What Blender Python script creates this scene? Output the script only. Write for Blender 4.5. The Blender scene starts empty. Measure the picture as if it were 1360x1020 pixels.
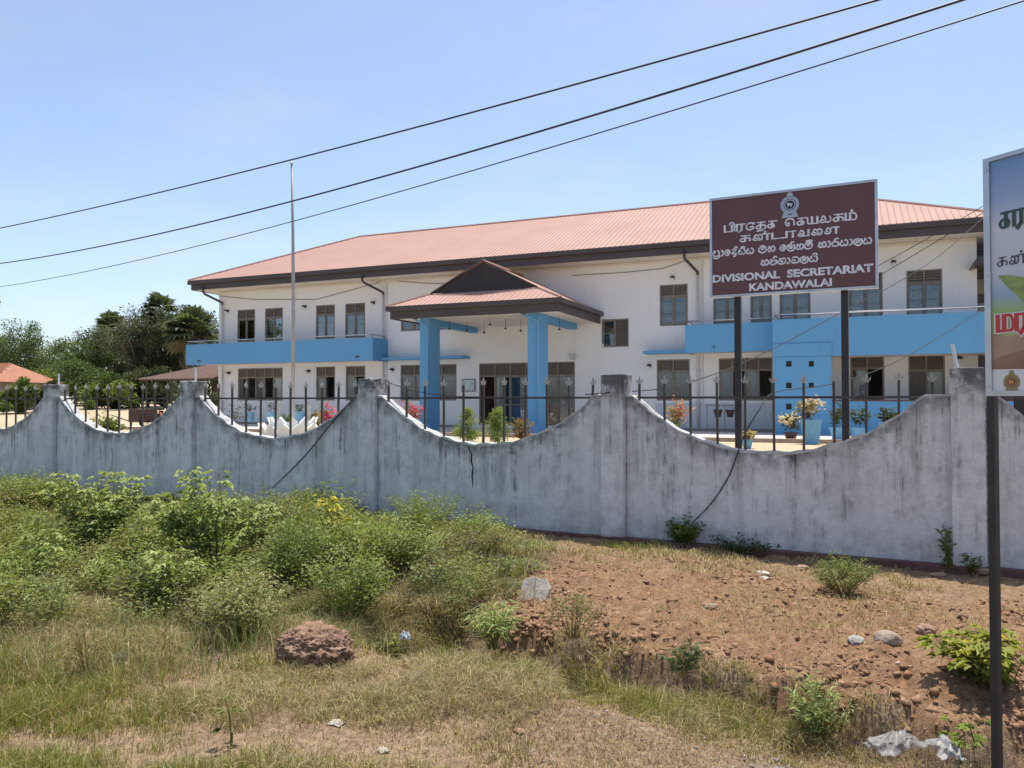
import bpy, math, random
import numpy as np
from mathutils import Vector, Matrix

# ------------------------------------------------------------------ camera
sc = bpy.context.scene
F = 1040.0
PITCH = math.atan(22 / 1040)
EYE = 1.6
cam_data = bpy.data.cameras.new('camera')
cam_data.sensor_width = 36.0
cam_data.lens = 36.0 * F / 1360.0
cam_data.clip_start = 0.05
cam_data.clip_end = 5000
cam = bpy.data.objects.new('camera', cam_data)
cam.location = (0, 0, EYE)
cam.rotation_euler = (math.pi / 2 + PITCH, 0, 0)
sc.collection.objects.link(cam)
sc.camera = cam

# ------------------------------------------------------------------ sky and sun
SUN_EL = math.radians(75)
SUN_AZ = math.radians(22)          # from +Y towards +X
world = bpy.data.worlds.new('World')
sc.world = world
world.use_nodes = True
wn = world.node_tree.nodes
wl = world.node_tree.links
wn.clear()
w_out = wn.new('ShaderNodeOutputWorld')
w_bg = wn.new('ShaderNodeBackground')
w_sky = wn.new('ShaderNodeTexSky')
w_sky.sky_type = 'NISHITA'
w_sky.sun_disc = False
w_sky.sun_elevation = SUN_EL
w_sky.sun_rotation = SUN_AZ
w_sky.altitude = 0
w_sky.air_density = 0.85
w_sky.dust_density = 1.5
w_sky.ozone_density = 1.3
w_bg.inputs['Strength'].default_value = 0.14
# faint high veil of cloud over the whole sky
w_tc = wn.new('ShaderNodeTexCoord')
w_mp = wn.new('ShaderNodeMapping')
w_mp.inputs['Scale'].default_value = (1.6, 1.6, 5.0)
w_mp.inputs['Rotation'].default_value = (0.0, 0.25, 0.4)
w_nz = wn.new('ShaderNodeTexNoise')
w_nz.inputs['Scale'].default_value = 2.2
w_nz.inputs['Detail'].default_value = 7
w_nz.inputs['Roughness'].default_value = 0.6
w_rp = wn.new('ShaderNodeValToRGB')
w_rp.color_ramp.elements[0].position = 0.42
w_rp.color_ramp.elements[0].color = (0.0, 0.0, 0.0, 1)
w_rp.color_ramp.elements[1].position = 0.78
w_rp.color_ramp.elements[1].color = (0.30, 0.30, 0.30, 1)
w_bw = wn.new('ShaderNodeRGBToBW')
w_ml = wn.new('ShaderNodeMath')
w_ml.operation = 'MULTIPLY'
w_ml.inputs[1].default_value = 1.22
w_mx = wn.new('ShaderNodeMix')
w_mx.data_type = 'RGBA'
wl.new(w_tc.outputs['Generated'], w_mp.inputs['Vector'])
wl.new(w_mp.outputs[0], w_nz.inputs['Vector'])
wl.new(w_nz.outputs['Fac'], w_rp.inputs[0])
wl.new(w_sky.outputs[0], w_bw.inputs[0])
wl.new(w_bw.outputs[0], w_ml.inputs[0])
wl.new(w_rp.outputs[0], w_mx.inputs[0])
wl.new(w_sky.outputs[0], w_mx.inputs[6])
wl.new(w_ml.outputs[0], w_mx.inputs[7])
wl.new(w_mx.outputs[2], w_bg.inputs['Color'])
wl.new(w_bg.outputs[0], w_out.inputs['Surface'])

sun_data = bpy.data.lights.new('sun', 'SUN')
sun_data.energy = 3.6
sun_data.angle = math.radians(0.53)
sun_data.color = (1.0, 0.95, 0.87)
sun = bpy.data.objects.new('sun', sun_data)
sd = Vector((math.sin(SUN_AZ) * math.cos(SUN_EL), math.cos(SUN_AZ) * math.cos(SUN_EL), math.sin(SUN_EL)))
sun.rotation_euler = sd.to_track_quat('Z', 'Y').to_euler()
sun.location = sd * 50
sc.collection.objects.link(sun)

sc.view_settings.view_transform = 'Standard'
sc.view_settings.look = 'None'
sc.view_settings.exposure = 0.6
sc.view_settings.gamma = 1.0
sc.view_settings.use_curve_mapping = False
sc.cycles.max_bounces = 8
sc.cycles.transparent_max_bounces = 12

# ------------------------------------------------------------------ helpers
RNG = np.random.default_rng(7)
random.seed(7)
COL = sc.collection


def ray(px, py):
    u = (px - 680) / F
    v = (510 - py) / F
    return Vector((u, math.cos(PITCH) - v * math.sin(PITCH), math.sin(PITCH) + v * math.cos(PITCH)))


CAM = Vector((0, 0, EYE))


def on_ground(px, py, z=0.0):
    d = ray(px, py)
    return CAM + d * ((z - EYE) / d.z)


def at_depth(px, py, y):
    d = ray(px, py)
    return CAM + d * (y / d.y)


class Frame:
    """a turned vertical frame: local x to the right along a front, y away from it, z up"""

    def __init__(s, origin, ang):
        s.o = Vector(origin)
        s.a = ang
        s.u = Vector((math.cos(ang), -math.sin(ang), 0))
        s.v = Vector((math.sin(ang), math.cos(ang), 0))

    def hit(s, px, py, v=0.0):
        d = ray(px, py)
        p0 = s.o + s.v * v
        t = (p0 - CAM).dot(s.v) / d.dot(s.v)
        p = CAM + d * t - s.o
        return p.dot(s.u), p.z

    def world(s, u, v, z):
        return s.o + s.u * u + s.v * v + Vector((0, 0, z))

    def local(s, p):
        q = Vector(p) - s.o
        return q.dot(s.u), q.dot(s.v), q.z


def link(o, parent=None):
    COL.objects.link(o)
    if parent is not None:
        o.parent = parent
    return o


def tag(o, label=None, cat=None, group=None, kind=None):
    if label:
        o['label'] = label
    if cat:
        o['category'] = cat
    if group:
        o['group'] = group
    if kind:
        o['kind'] = kind
    return o


def thing(name, label, cat, loc=(0, 0, 0), rz=0.0, group=None):
    o = bpy.data.objects.new(name, None)
    o.empty_display_size = 0.2
    o.location = loc
    o.rotation_euler = (0, 0, rz)
    link(o)
    return tag(o, label, cat, group)


def mobj(name, mesh, mat, parent=None, smooth=False):
    o = bpy.data.objects.new(name, mesh)
    if mat is not None and len(mesh.materials) == 0:
        mesh.materials.append(mat)
    link(o, parent)
    if smooth:
        mesh.polygons.foreach_set('use_smooth', np.ones(len(mesh.polygons), bool))
    return o


def np_mesh(name, verts, faces, cols=None):
    """verts (n,3), faces (m,k) ; cols (m,3) one colour per face"""
    verts = np.asarray(verts, np.float32)
    faces = np.asarray(faces, np.int32)
    me = bpy.data.meshes.new(name)
    m, k = faces.shape
    me.vertices.add(len(verts))
    me.vertices.foreach_set('co', verts.ravel())
    me.loops.add(m * k)
    me.loops.foreach_set('vertex_index', faces.ravel())
    me.polygons.add(m)
    me.polygons.foreach_set('loop_start', np.arange(0, m * k, k, dtype=np.int32))
    if cols is not None:
        at = me.attributes.new('tint', 'FLOAT_COLOR', 'FACE')
        c4 = np.ones((m, 4), np.float32)
        c4[:, :3] = cols
        at.data.foreach_set('color', c4.ravel())
    me.update(calc_edges=True)
    return me


class MB:
    def __init__(s):
        s.v = []
        s.f = []

    def add(s, verts, faces):
        n = len(s.v)
        s.v += [tuple(p) for p in verts]
        s.f += [tuple(i + n for i in f) for f in faces]
        return s

    def box(s, x0, x1, y0, y1, z0, z1):
        v = [(x0, y0, z0), (x1, y0, z0), (x1, y1, z0), (x0, y1, z0), (x0, y0, z1), (x1, y0, z1), (x1, y1, z1), (x0, y1, z1)]
        f = [(0, 3, 2, 1), (4, 5, 6, 7), (0, 1, 5, 4), (1, 2, 6, 5), (2, 3, 7, 6), (3, 0, 4, 7)]
        return s.add(v, f)

    def cbox(s, c, d, rot=None, taper=1.0):
        hx, hy, hz = d[0] / 2, d[1] / 2, d[2] / 2
        v = []
        for zz, k in ((-hz, 1), (hz, taper)):
            for a, b in ((-1, -1), (1, -1), (1, 1), (-1, 1)):
                p = Vector((a * hx * k, b * hy * k, zz))
                if rot is not None:
                    p = rot @ p
                v.append(p + Vector(c))
        f = [(0, 3, 2, 1), (4, 5, 6, 7), (0, 1, 5, 4), (1, 2, 6, 5), (2, 3, 7, 6), (3, 0, 4, 7)]
        return s.add(v, f)

    def quad(s, *p):
        return s.add(p, [tuple(range(len(p)))])

    def tube(s, pts, r, n=8, cap=True):
        pts = [Vector(p) for p in pts]
        rs = r if isinstance(r, (list, tuple)) else [r] * len(pts)
        rings = []
        prev = None
        for i, p in enumerate(pts):
            a = pts[min(i + 1, len(pts) - 1)] - pts[max(i - 1, 0)]
            if a.length < 1e-9:
                a = Vector((0, 0, 1))
            a.normalize()
            if prev is None:
                ref = Vector((0, 0, 1)) if abs(a.z) < 0.9 else Vector((1, 0, 0))
                e1 = a.cross(ref).normalized()
            else:
                e1 = (prev - a * prev.dot(a)).normalized()
            prev = e1
            e2 = a.cross(e1)
            rings.append([p + (e1 * math.cos(2 * math.pi * k / n) + e2 * math.sin(2 * math.pi * k / n)) * rs[i] for k in range(n)])
        v = [q for ring in rings for q in ring]
        f = []
        for i in range(len(pts) - 1):
            for k in range(n):
                a = i * n + k
                b = i * n + (k + 1) % n
                f.append((a, b, b + n, a + n))
        if cap:
            f.append(tuple(reversed(range(n))))
            f.append(tuple(range((len(pts) - 1) * n, len(pts) * n)))
        return s.add(v, f)

    def prism(s, poly, y0, y1):
        """polygon in (x,z), extruded along y from y0 to y1"""
        n = len(poly)
        v = [(x, y0, z) for x, z in poly] + [(x, y1, z) for x, z in poly]
        f = [tuple(range(n)), tuple(reversed(range(n, 2 * n)))]
        for i in range(n):
            j = (i + 1) % n
            f.append((j, i, i + n, j + n))
        return s.add(v, f)

    def lathe(s, prof, n=16, c=(0, 0, 0), cap=True):
        v = []
        f = []
        for r, z in prof:
            for k in range(n):
                a = 2 * math.pi * k / n
                v.append((c[0] + r * math.cos(a), c[1] + r * math.sin(a), c[2] + z))
        for i in range(len(prof) - 1):
            for k in range(n):
                a = i * n + k
                b = i * n + (k + 1) % n
                f.append((a, b, b + n, a + n))
        if cap:
            f.append(tuple(reversed(range(n))))
            f.append(tuple(range((len(prof) - 1) * n, len(prof) * n)))
        return s.add(v, f)

    def mesh(s, name='mesh'):
        me = bpy.data.meshes.new(name)
        me.from_pydata(s.v, [], s.f)
        me.update()
        return me

    def build(s, name, mat, parent=None, smooth=False, bevel=0.0):
        o = mobj(name, s.mesh(name), mat, parent, smooth)
        if bevel:
            b = o.modifiers.new('bevel', 'BEVEL')
            b.width = bevel
            b.segments = 2
            b.limit_method = 'ANGLE'
        return o


# value noise on numpy arrays
def _hash(ix, iy, seed):
    h = (ix.astype(np.int64) * 374761393 + iy.astype(np.int64) * 668265263 + seed * 1274126177) & 0xFFFFFFFF
    h = ((h ^ (h >> 13)) * 1274126177) & 0xFFFFFFFF
    return ((h ^ (h >> 16)) & 0xFFFF) / 65535.0


def vnoise(x, y, seed=0):
    x = np.asarray(x, float)
    y = np.asarray(y, float)
    ix = np.floor(x)
    iy = np.floor(y)
    fx = x - ix
    fy = y - iy
    fx = fx * fx * (3 - 2 * fx)
    fy = fy * fy * (3 - 2 * fy)
    a = _hash(ix, iy, seed)
    b = _hash(ix + 1, iy, seed)
    c = _hash(ix, iy + 1, seed)
    d = _hash(ix + 1, iy + 1, seed)
    return (a * (1 - fx) + b * fx) * (1 - fy) + (c * (1 - fx) + d * fx) * fy


def fbm(x, y, seed=0, octv=4):
    t = 0
    a = 0.5
    for i in range(octv):
        t = t + a * vnoise(x * 2 ** i, y * 2 ** i, seed + i * 17)
        a *= 0.5
    return t / (1 - 0.5 ** octv)


def sstep(a, b, x):
    t = np.clip((np.asarray(x, float) - a) / (b - a), 0, 1)
    return t * t * (3 - 2 * t)


def in_poly(x, y, poly):
    x = np.asarray(x)
    y = np.asarray(y)
    inside = np.zeros(x.shape, bool)
    n = len(poly)
    for i in range(n):
        x1, y1 = poly[i]
        x2, y2 = poly[(i + 1) % n]
        c = ((y1 > y) != (y2 > y)) & (x < (x2 - x1) * (y - y1) / ((y2 - y1) + 1e-12) + x1)
        inside ^= c
    return inside


# ------------------------------------------------------------------ materials
def new_mat(name):
    m = bpy.data.materials.new(name)
    m.use_nodes = True
    nt = m.node_tree
    return m, nt, nt.nodes['Principled BSDF']


def coords(nt, kind='Object', scale=(1, 1, 1)):
    if kind == 'World':
        g = nt.nodes.new('ShaderNodeNewGeometry')
        out = g.outputs['Position']
    else:
        t = nt.nodes.new('ShaderNodeTexCoord')
        out = t.outputs[kind]
    mp = nt.nodes.new('ShaderNodeMapping')
    mp.inputs['Scale'].default_value = scale
    nt.links.new(out, mp.inputs['Vector'])
    return mp.outputs[0]


def noise(nt, vec, scale, detail=5, rough=0.6):
    n = nt.nodes.new('ShaderNodeTexNoise')
    n.inputs['Scale'].default_value = scale
    n.inputs['Detail'].default_value = detail
    n.inputs['Roughness'].default_value = rough
    nt.links.new(vec, n.inputs['Vector'])
    return n.outputs['Fac']


def ramp(nt, fac, stops):
    r = nt.nodes.new('ShaderNodeValToRGB')
    e = r.color_ramp.elements
    while len(e) < len(stops):
        e.new(0.5)
    for el, (p, c) in zip(e, stops):
        el.position = p
        el.color = (*c, 1) if len(c) == 3 else c
    nt.links.new(fac, r.inputs[0])
    return r.outputs[0]


def mixc(nt, fac, a, b, mode='MIX'):
    m = nt.nodes.new('ShaderNodeMix')
    m.data_type = 'RGBA'
    m.blend_type = mode
    for sock, val in ((m.inputs[0], fac), (m.inputs[6], a), (m.inputs[7], b)):
        if isinstance(val, (int, float)):
            sock.default_value = val
        elif isinstance(val, tuple):
            sock.default_value = (*val, 1) if len(val) == 3 else val
        else:
            nt.links.new(val, sock)
    return m.outputs[2]


def mathn(nt, op, a, b=None, clamp=False):
    m = nt.nodes.new('ShaderNodeMath')
    m.operation = op
    m.use_clamp = clamp
    for sock, val in ((m.inputs[0], a), (m.inputs[1], b)):
        if val is None:
            continue
        if isinstance(val, (int, float)):
            sock.default_value = val
        else:
            nt.links.new(val, sock)
    return m.outputs[0]


def bump(nt, bsdf, h, strength, dist=0.01):
    b = nt.nodes.new('ShaderNodeBump')
    b.inputs['Strength'].default_value = strength
    b.inputs['Distance'].default_value = dist
    nt.links.new(h, b.inputs['Height'])
    nt.links.new(b.outputs[0], bsdf.inputs['Normal'])


def mat(name, c1, c2=None, scale=3.0, rough=0.7, kind='Object', stretch=(1, 1, 1), bumps=0.0, bscale=40, metal=0.0, spec=0.5):
    m, nt, b = new_mat(name)
    b.inputs['Roughness'].default_value = rough
    b.inputs['Metallic'].default_value = metal
    b.inputs['Specular IOR Level'].default_value = spec
    if c2 is None:
        b.inputs['Base Color'].default_value = (*c1, 1)
    else:
        v = coords(nt, kind, stretch)
        f = noise(nt, v, scale)
        nt.links.new(ramp(nt, f, [(0.32, c1), (0.68, c2)]), b.inputs['Base Color'])
    if bumps:
        v2 = coords(nt, kind)
        bump(nt, b, noise(nt, v2, bscale), bumps)
    return m


def leaf_mat(name, transl=0.35, rough=0.55, gain=1.0):
    """leaf whose colour comes from the tint given to each leaf; light passes through it"""
    m, nt, b = new_mat(name)
    a = nt.nodes.new('ShaderNodeAttribute')
    a.attribute_name = 'tint'
    col = a.outputs['Color']
    nt.links.new(col, b.inputs['Base Color'])
    b.inputs['Roughness'].default_value = rough
    b.inputs['Specular IOR Level'].default_value = 0.18
    t = nt.nodes.new('ShaderNodeBsdfTranslucent')
    tc = mixc(nt, 1.0, col, (0.95, 1.0, 0.45), 'MULTIPLY')
    nt.links.new(tc, t.inputs['Color'])
    mx = nt.nodes.new('ShaderNodeMixShader')
    mx.inputs[0].default_value = transl
    nt.links.new(b.outputs[0], mx.inputs[1])
    nt.links.new(t.outputs[0], mx.inputs[2])
    nt.links.new(mx.outputs[0], nt.nodes['Material Output'].inputs['Surface'])
    return m


M = {}
M['leaf'] = leaf_mat('leaf')
M['grass'] = leaf_mat('grass', 0.3, 0.6)
M['stem'] = mat('stem', (0.10, 0.11, 0.04), (0.16, 0.12, 0.06), 20, 0.7)
M['bark'] = mat('bark', (0.10, 0.075, 0.055), (0.19, 0.15, 0.115), 6, 0.9, stretch=(1, 1, 0.25), bumps=0.6, bscale=12)
M['white_wall'] = None
M['steel'] = mat('steel', (0.45, 0.46, 0.47), (0.6, 0.6, 0.6), 8, 0.35, metal=0.8)
M['chrome'] = mat('chrome', (0.75, 0.75, 0.75), None, rough=0.16, metal=1.0)
M['dark_metal'] = mat('dark_metal', (0.045, 0.038, 0.034), (0.10, 0.075, 0.06), 9, 0.55)
M['black_metal'] = mat('black_metal', (0.016, 0.015, 0.016), (0.035, 0.032, 0.032), 14, 0.5)
M['cable'] = mat('cable', (0.012, 0.012, 0.013), None, rough=0.5)
M['frame'] = mat('window_frame_paint', (0.17, 0.145, 0.12), (0.23, 0.20, 0.17), 7, 0.55)
M['fascia'] = mat('fascia_paint', (0.050, 0.038, 0.038), (0.072, 0.056, 0.055), 2.5, 0.45, stretch=(0.3, 1, 1))
M['blue'] = None
M['soffit'] = mat('soffit_board', (0.62, 0.55, 0.49), (0.74, 0.69, 0.63), 1.2, 0.8)


def paint_mat(name, base, dirt, amount=0.35, rough=0.75):
    """flat wall paint: faint roller mottling, thin rain streaks and grime"""
    m, nt, b = new_mat(name)
    b.inputs['Roughness'].default_value = rough
    b.inputs['Specular IOR Level'].default_value = 0.3
    v = coords(nt, 'Object')
    mott = noise(nt, v, 0.7, 6)
    vs = coords(nt, 'Object', (5, 5, 0.22))
    st = noise(nt, vs, 1.0, 6, 0.7)
    fine = noise(nt, v, 14, 4)
    f1 = ramp(nt, st, [(0.52, (0, 0, 0)), (0.8, (1, 1, 1))])
    f2 = ramp(nt, mott, [(0.35, (0, 0, 0)), (0.75, (1, 1, 1))])
    f = mathn(nt, 'MULTIPLY', f1, f2)
    f = mathn(nt, 'MULTIPLY', f, amount, True)
    c = mixc(nt, f, base, dirt)
    c = mixc(nt, mathn(nt, 'MULTIPLY', mott, 0.18), c, tuple(x * 0.8 for x in base))
    c = mixc(nt, mathn(nt, 'MULTIPLY', fine, 0.08), c, dirt)
    nt.links.new(c, b.inputs['Base Color'])
    bump(nt, b, fine, 0.12, 0.01)
    return m


M['white_wall'] = paint_mat('white_wall_paint', (0.79, 0.785, 0.78), (0.42, 0.37, 0.32), 0.45)
M['blue'] = paint_mat('blue_paint', (0.125, 0.345, 0.59), (0.16, 0.24, 0.32), 0.9, 0.6)
# ------------------------------------------------------------------ the setting: verge, ditch, yard
WALL_ANG = math.atan2(6.82, 13.01)
SPAN = 3.672
WALL = Frame((4.518, 7.78, 0.0), WALL_ANG)       # origin: foot of the pier beside the billboard
YARD_Z = 0.48
BLD = Frame((6.608, 29.0, YARD_Z), math.atan(1040 / 2400))

# lip of the bank above the ditch, and the ditch on the camera's side
LIP = [(-1.5, 6.25), (-0.95, 6.15), (-0.43, 5.92), (0.11, 5.62), (0.62, 5.30), (1.05, 4.98), (1.44, 4.70), (2.06, 4.22), (2.6, 3.9), (3.6, 3.4), (6.0, 2.3)]


def lip_dist(x, y):
    """signed distance from the lip (positive towards the wall) and a 0..1 run along it"""
    x = np.asarray(x, float)
    y = np.asarray(y, float)
    best = np.full(x.shape, 1e9)
    sign = np.ones(x.shape)
    run = np.zeros(x.shape)
    L = 0.0
    for (x1, y1), (x2, y2) in zip(LIP[:-1], LIP[1:]):
        dx, dy = x2 - x1, y2 - y1
        l2 = dx * dx + dy * dy
        t = np.clip(((x - x1) * dx + (y - y1) * dy) / l2, 0, 1)
        qx = x1 + t * dx
        qy = y1 + t * dy
        d = np.hypot(x - qx, y - qy)
        sg = np.where(dx * (y - y1) - dy * (x - x1) >= 0, 1.0, -1.0)
        c = d < best
        best = np.where(c, d, best)
        sign = np.where(c, sg, sign)
        run = np.where(c, L + t * math.sqrt(l2), run)
        L += math.sqrt(l2)
    return best * sign, run


def ground_h(x, y):
    x = np.asarray(x, float)
    y = np.asarray(y, float)
    s, run = lip_dist(x, y)
    wob = (fbm(x * 3.1, y * 3.1, 5, 4) - 0.5) * 0.34 + (fbm(x * 11, y * 11, 23, 2) - 0.5) * 0.05
    s2 = s + wob
    fade = sstep(0.0, 1.3, run)
    bank = -0.02 + 0.07 * sstep(0.0, 0.5, s2) - 0.13 * sstep(1.0, 4.2, s2)
    ditch = -0.30 * (1 - sstep(-0.16, 0.03, s2)) * (1 - sstep(0.35, 1.25, -s2)) * fade
    bank = bank * sstep(-0.06, 0.04, s2)
    h = bank + ditch
    h = h + (fbm(x * 0.9, y * 0.9, 3, 4) - 0.5) * 0.10
    rough = 0.3 + 0.7 * sstep(-0.1, 0.1, s2) * (1 - sstep(2.0, 3.5, s2)) * fade
    h = h + (fbm(x * 6, y * 6, 9, 3) - 0.5) * 0.10 * (0.4 + rough)
    h = h + (fbm(x * 14, y * 14, 31, 2) - 0.5) * 0.055 * rough
    far = sstep(12.0, 30.0, np.hypot(x, y - 6))
    return h * (1 - far) - 0.06 * far


def h1(x, y):
    return float(ground_h(np.array([x]), np.array([y]))[0])


def gp(px, py):
    """point of the verge seen at a pixel"""
    p = on_ground(px, py, 0.0)
    for _ in range(6):
        p = on_ground(px, py, h1(p.x, p.y))
    return p


def wall_v(x, y):
    return (x - WALL.o.x) * WALL.v.x + (y - WALL.o.y) * WALL.v.y


def spread(fine0, fine1, step, lo, hi, grow=1.35):
    a = list(np.arange(fine0, fine1 + 1e-6, step))
    st = step
    p = a[-1]
    while p < hi:
        st *= grow
        p += st
        a.append(p)
    st = step
    p = a[0]
    pre = []
    while p > lo:
        st *= grow
        p -= st
        pre.append(p)
    return np.array(pre[::-1] + a)


# weeds grow inside this outline (seen on the ground), bare red soil inside the other
WEED_PX = [(-420, 640), (0, 640), (250, 652), (420, 668), (560, 690), (650, 705), (730, 722), (735, 745), (690, 770), (660, 805), (620, 822),
           (480, 840), (400, 832), (340, 850), (255, 850), (200, 872), (110, 868), (0, 885), (-420, 885)]
WEED = [tuple(on_ground(px, py, -0.03).xy) for px, py in WEED_PX]


def edge_dist(x, y, poly):
    x = np.asarray(x, float)
    y = np.asarray(y, float)
    best = np.full(x.shape, 1e9)
    n = len(poly)
    for i in range(n):
        x1, y1 = poly[i]
        x2, y2 = poly[(i + 1) % n]
        dx, dy = x2 - x1, y2 - y1
        t = np.clip(((x - x1) * dx + (y - y1) * dy) / (dx * dx + dy * dy + 1e-9), 0, 1)
        best = np.minimum(best, np.hypot(x - x1 - t * dx, y - y1 - t * dy))
    return np.where(in_poly(x, y, poly), best, -best)


def ground_kind(x, y):
    """how much bare red soil, dry litter and grey gravel lies at a point"""
    s, run = lip_dist(x, y)
    fade = sstep(0.3, 1.6, run)
    we = edge_dist(x, y, WEED)
    n1 = fbm(x * 1.3, y * 1.3, 41, 4)
    n2 = fbm(x * 3.7, y * 3.7, 51, 3)
    soil = sstep(-0.12, 0.05, s + (n2 - 0.5) * 0.3) * (1 - sstep(1.6, 3.6, s + (n1 - .5) * 2.2)) * fade * (1 - sstep(-0.3, 0.2, we))
    gx = sstep(0.2, 1.3, x) * (1 - sstep(3.95, 4.5, y + 0.28 * x)) * sstep(0.3, 0.5, n1)
    return soil, we, gx, s


print('ground')
gx_ = spread(-9.5, 6.5, 0.045, -160, 120)
gy_ = spread(2.6, 12.5, 0.045, -90, 150)
GX, GY = np.meshgrid(gx_, gy_)
GZ = ground_h(GX, GY)
nx, ny = len(gx_), len(gy_)
idx = np.arange(nx * ny).reshape(ny, nx)
quads = np.stack([idx[:-1, :-1], idx[:-1, 1:], idx[1:, 1:], idx[1:, :-1]], -1).reshape(-1, 4)
vx, vy = GX.ravel(), GY.ravel()
wv = wall_v(vx, vy)
keep = (wv[quads].min(1) < 0.05)
quads = quads[keep]
fx = vx[quads].mean(1)
fy = vy[quads].mean(1)
soil, we, grav, s_ = ground_kind(fx, fy)
cn = fbm(fx * 2.3, fy * 2.3, 77, 4)[:, None]
cn2 = fbm(fx * 9, fy * 9, 87, 3)[:, None]
litter = np.array([0.27, 0.185, 0.115]) * (1 - cn) + np.array([0.42, 0.305, 0.20]) * cn
red = np.array([0.255, 0.14, 0.078]) * (1 - cn2) + np.array([0.385, 0.245, 0.145]) * cn2
grey = np.array([0.27, 0.235, 0.20]) * (1 - cn2) + np.array([0.36, 0.30, 0.25]) * cn2
humus = np.array([0.085, 0.075, 0.04]) * (1 - cn) + np.array([0.15, 0.12, 0.06]) * cn
gc = litter
gc = gc * (1 - grav[:, None] * 0.8) + grey * grav[:, None] * 0.8
gc = gc * (1 - soil[:, None]) + red * soil[:, None]
bankdry = (sstep(0.0, 0.6, s_) * (1 - soil))[:, None]
gc = gc * (1 - bankdry * 0.7) + (np.array([0.33, 0.215, 0.13]) * (0.7 + 0.6 * cn2)) * bankdry * 0.7
wm = sstep(-0.25, 0.15, we)[:, None]
gc = gc * (1 - wm) + humus * wm
far = sstep(9, 22, np.hypot(fx, fy - 5))[:, None]
gc = gc * (1 - far) + np.array([0.30, 0.23, 0.13]) * far
me = np_mesh('ground', np.stack([vx, vy, GZ.ravel()], 1), quads, gc)
m, nt, b = new_mat('verge_soil')
a = nt.nodes.new('ShaderNodeAttribute')
a.attribute_name = 'tint'
wp = coords(nt, 'World')
n1 = noise(nt, wp, 22, 6, 0.7)
n2 = noise(nt, wp, 130, 4, 0.7)
cc = mixc(nt, 1.0, a.outputs['Color'], ramp(nt, n1, [(0.30, (0.50, 0.47, 0.45)), (0.70, (1.32, 1.33, 1.34))]), 'MULTIPLY')
cc = mixc(nt, 1.0, cc, ramp(nt, n2, [(0.34, (0.50, 0.48, 0.46)), (0.66, (1.28, 1.28, 1.26))]), 'MULTIPLY')
nt.links.new(cc, b.inputs['Base Color'])
b.inputs['Roughness'].default_value = 0.95
b.inputs['Specular IOR Level'].default_value = 0.15
bump(nt, b, mathn(nt, 'ADD', n1, mathn(nt, 'MULTIPLY', n2, 0.5)), 0.9, 0.02)
M['soil'] = m
go = mobj('ground', me, m, None, True)
tag(go, kind='structure')

# the yard behind the wall, reaching the horizon
m, nt, b = new_mat('yard_sand')
wp = coords(nt, 'World')
n1 = noise(nt, wp, 0.22, 6)
n2 = noise(nt, wp, 3.0, 6)
n3 = noise(nt, wp, 30.0, 4)
cc = ramp(nt, n1, [(0.3, (0.42, 0.33, 0.20)), (0.5, (0.52, 0.42, 0.28)), (0.7, (0.55, 0.45, 0.32))])
cc = mixc(nt, mathn(nt, 'MULTIPLY', n2, 0.5), cc, (0.30, 0.26, 0.13))
cc = mixc(nt, 1.0, cc, ramp(nt, n3, [(0.3, (0.75, 0.75, 0.75)), (0.7, (1.2, 1.2, 1.2))]), 'MULTIPLY')
nt.links.new(cc, b.inputs['Base Color'])
b.inputs['Roughness'].default_value = 0.95
bump(nt, b, n3, 0.5, 0.02)
M['yard'] = m
mb = MB()
pL = WALL.world(-400, 0.0, 0)
pR = WALL.world(300, 0.0, 0)
fL = WALL.world(-2500, 2500, 0)
fR = WALL.world(2500, 2500, 0)


def yard_z(y):
    """the dry field behind the building climbs gently towards the trees"""
    return YARD_Z + 0.86 * float(sstep(42.0, 74.0, y))


us_ = [-400, -200, -100, -60, -40, -30, -20, -10, 0, 10, 20, 40, 80, 160, 300]
vs_ = [0, 8, 16, 20, 24, 28, 32, 36, 40, 44, 48, 52, 56, 60, 66, 72, 80, 100, 160, 300, 700, 1500, 2600]
for v_ in vs_:
    for u_ in us_:
        q = WALL.world(u_ * (1 + v_ / 350), v_, 0)
        mb.v.append((q.x, q.y, yard_z(q.y) if v_ > 0 else YARD_Z))
nu = len(us_)
for j in range(len(vs_) - 1):
    for i in range(nu - 1):
        mb.f.append((j * nu + i, j * nu + i + 1, (j + 1) * nu + i + 1, (j + 1) * nu + i))
tag(mb.build('yard_ground', m), kind='structure')

# pale paved apron in front of the building
m = mat('apron_concrete', (0.60, 0.53, 0.45), (0.72, 0.66, 0.58), 1.2, 0.9, 'World', bumps=0.2, bscale=15)
mb = MB()
mb.v = [BLD.world(u, v, z) for u, v, z in ((-24, -7.2, .006), (10.5, -7.2, .006), (10.5, 0.3, .006), (-24, 0.3, .006),
                                            (-24, -7.2, -.05), (10.5, -7.2, -.05), (10.5, 0.3, -.05), (-24, 0.3, -.05))]
mb.f = [(0, 1, 2, 3), (0, 4, 5, 1), (1, 5, 6, 2), (3, 7, 4, 0)]
tag(mb.build('pavement', m), kind='structure')
# low kerb of red brick-coloured concrete between pavement and soil
mb = MB()
for k in range(34):
    u0 = -24 + k * 1.015
    c = BLD.world(u0 + 0.5, -7.28, 0.03)
    mb.cbox(c, (1.0, 0.14, 0.16), Matrix.Rotation(-BLD.a, 3, 'Z'))
tag(mb.build('kerb', mat('kerb_concrete', (0.34, 0.22, 0.15), (0.44, 0.33, 0.25), 4, 0.9)), kind='structure')
# ------------------------------------------------------------------ boundary wall with scooped bays and railings
print('wall')


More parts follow.
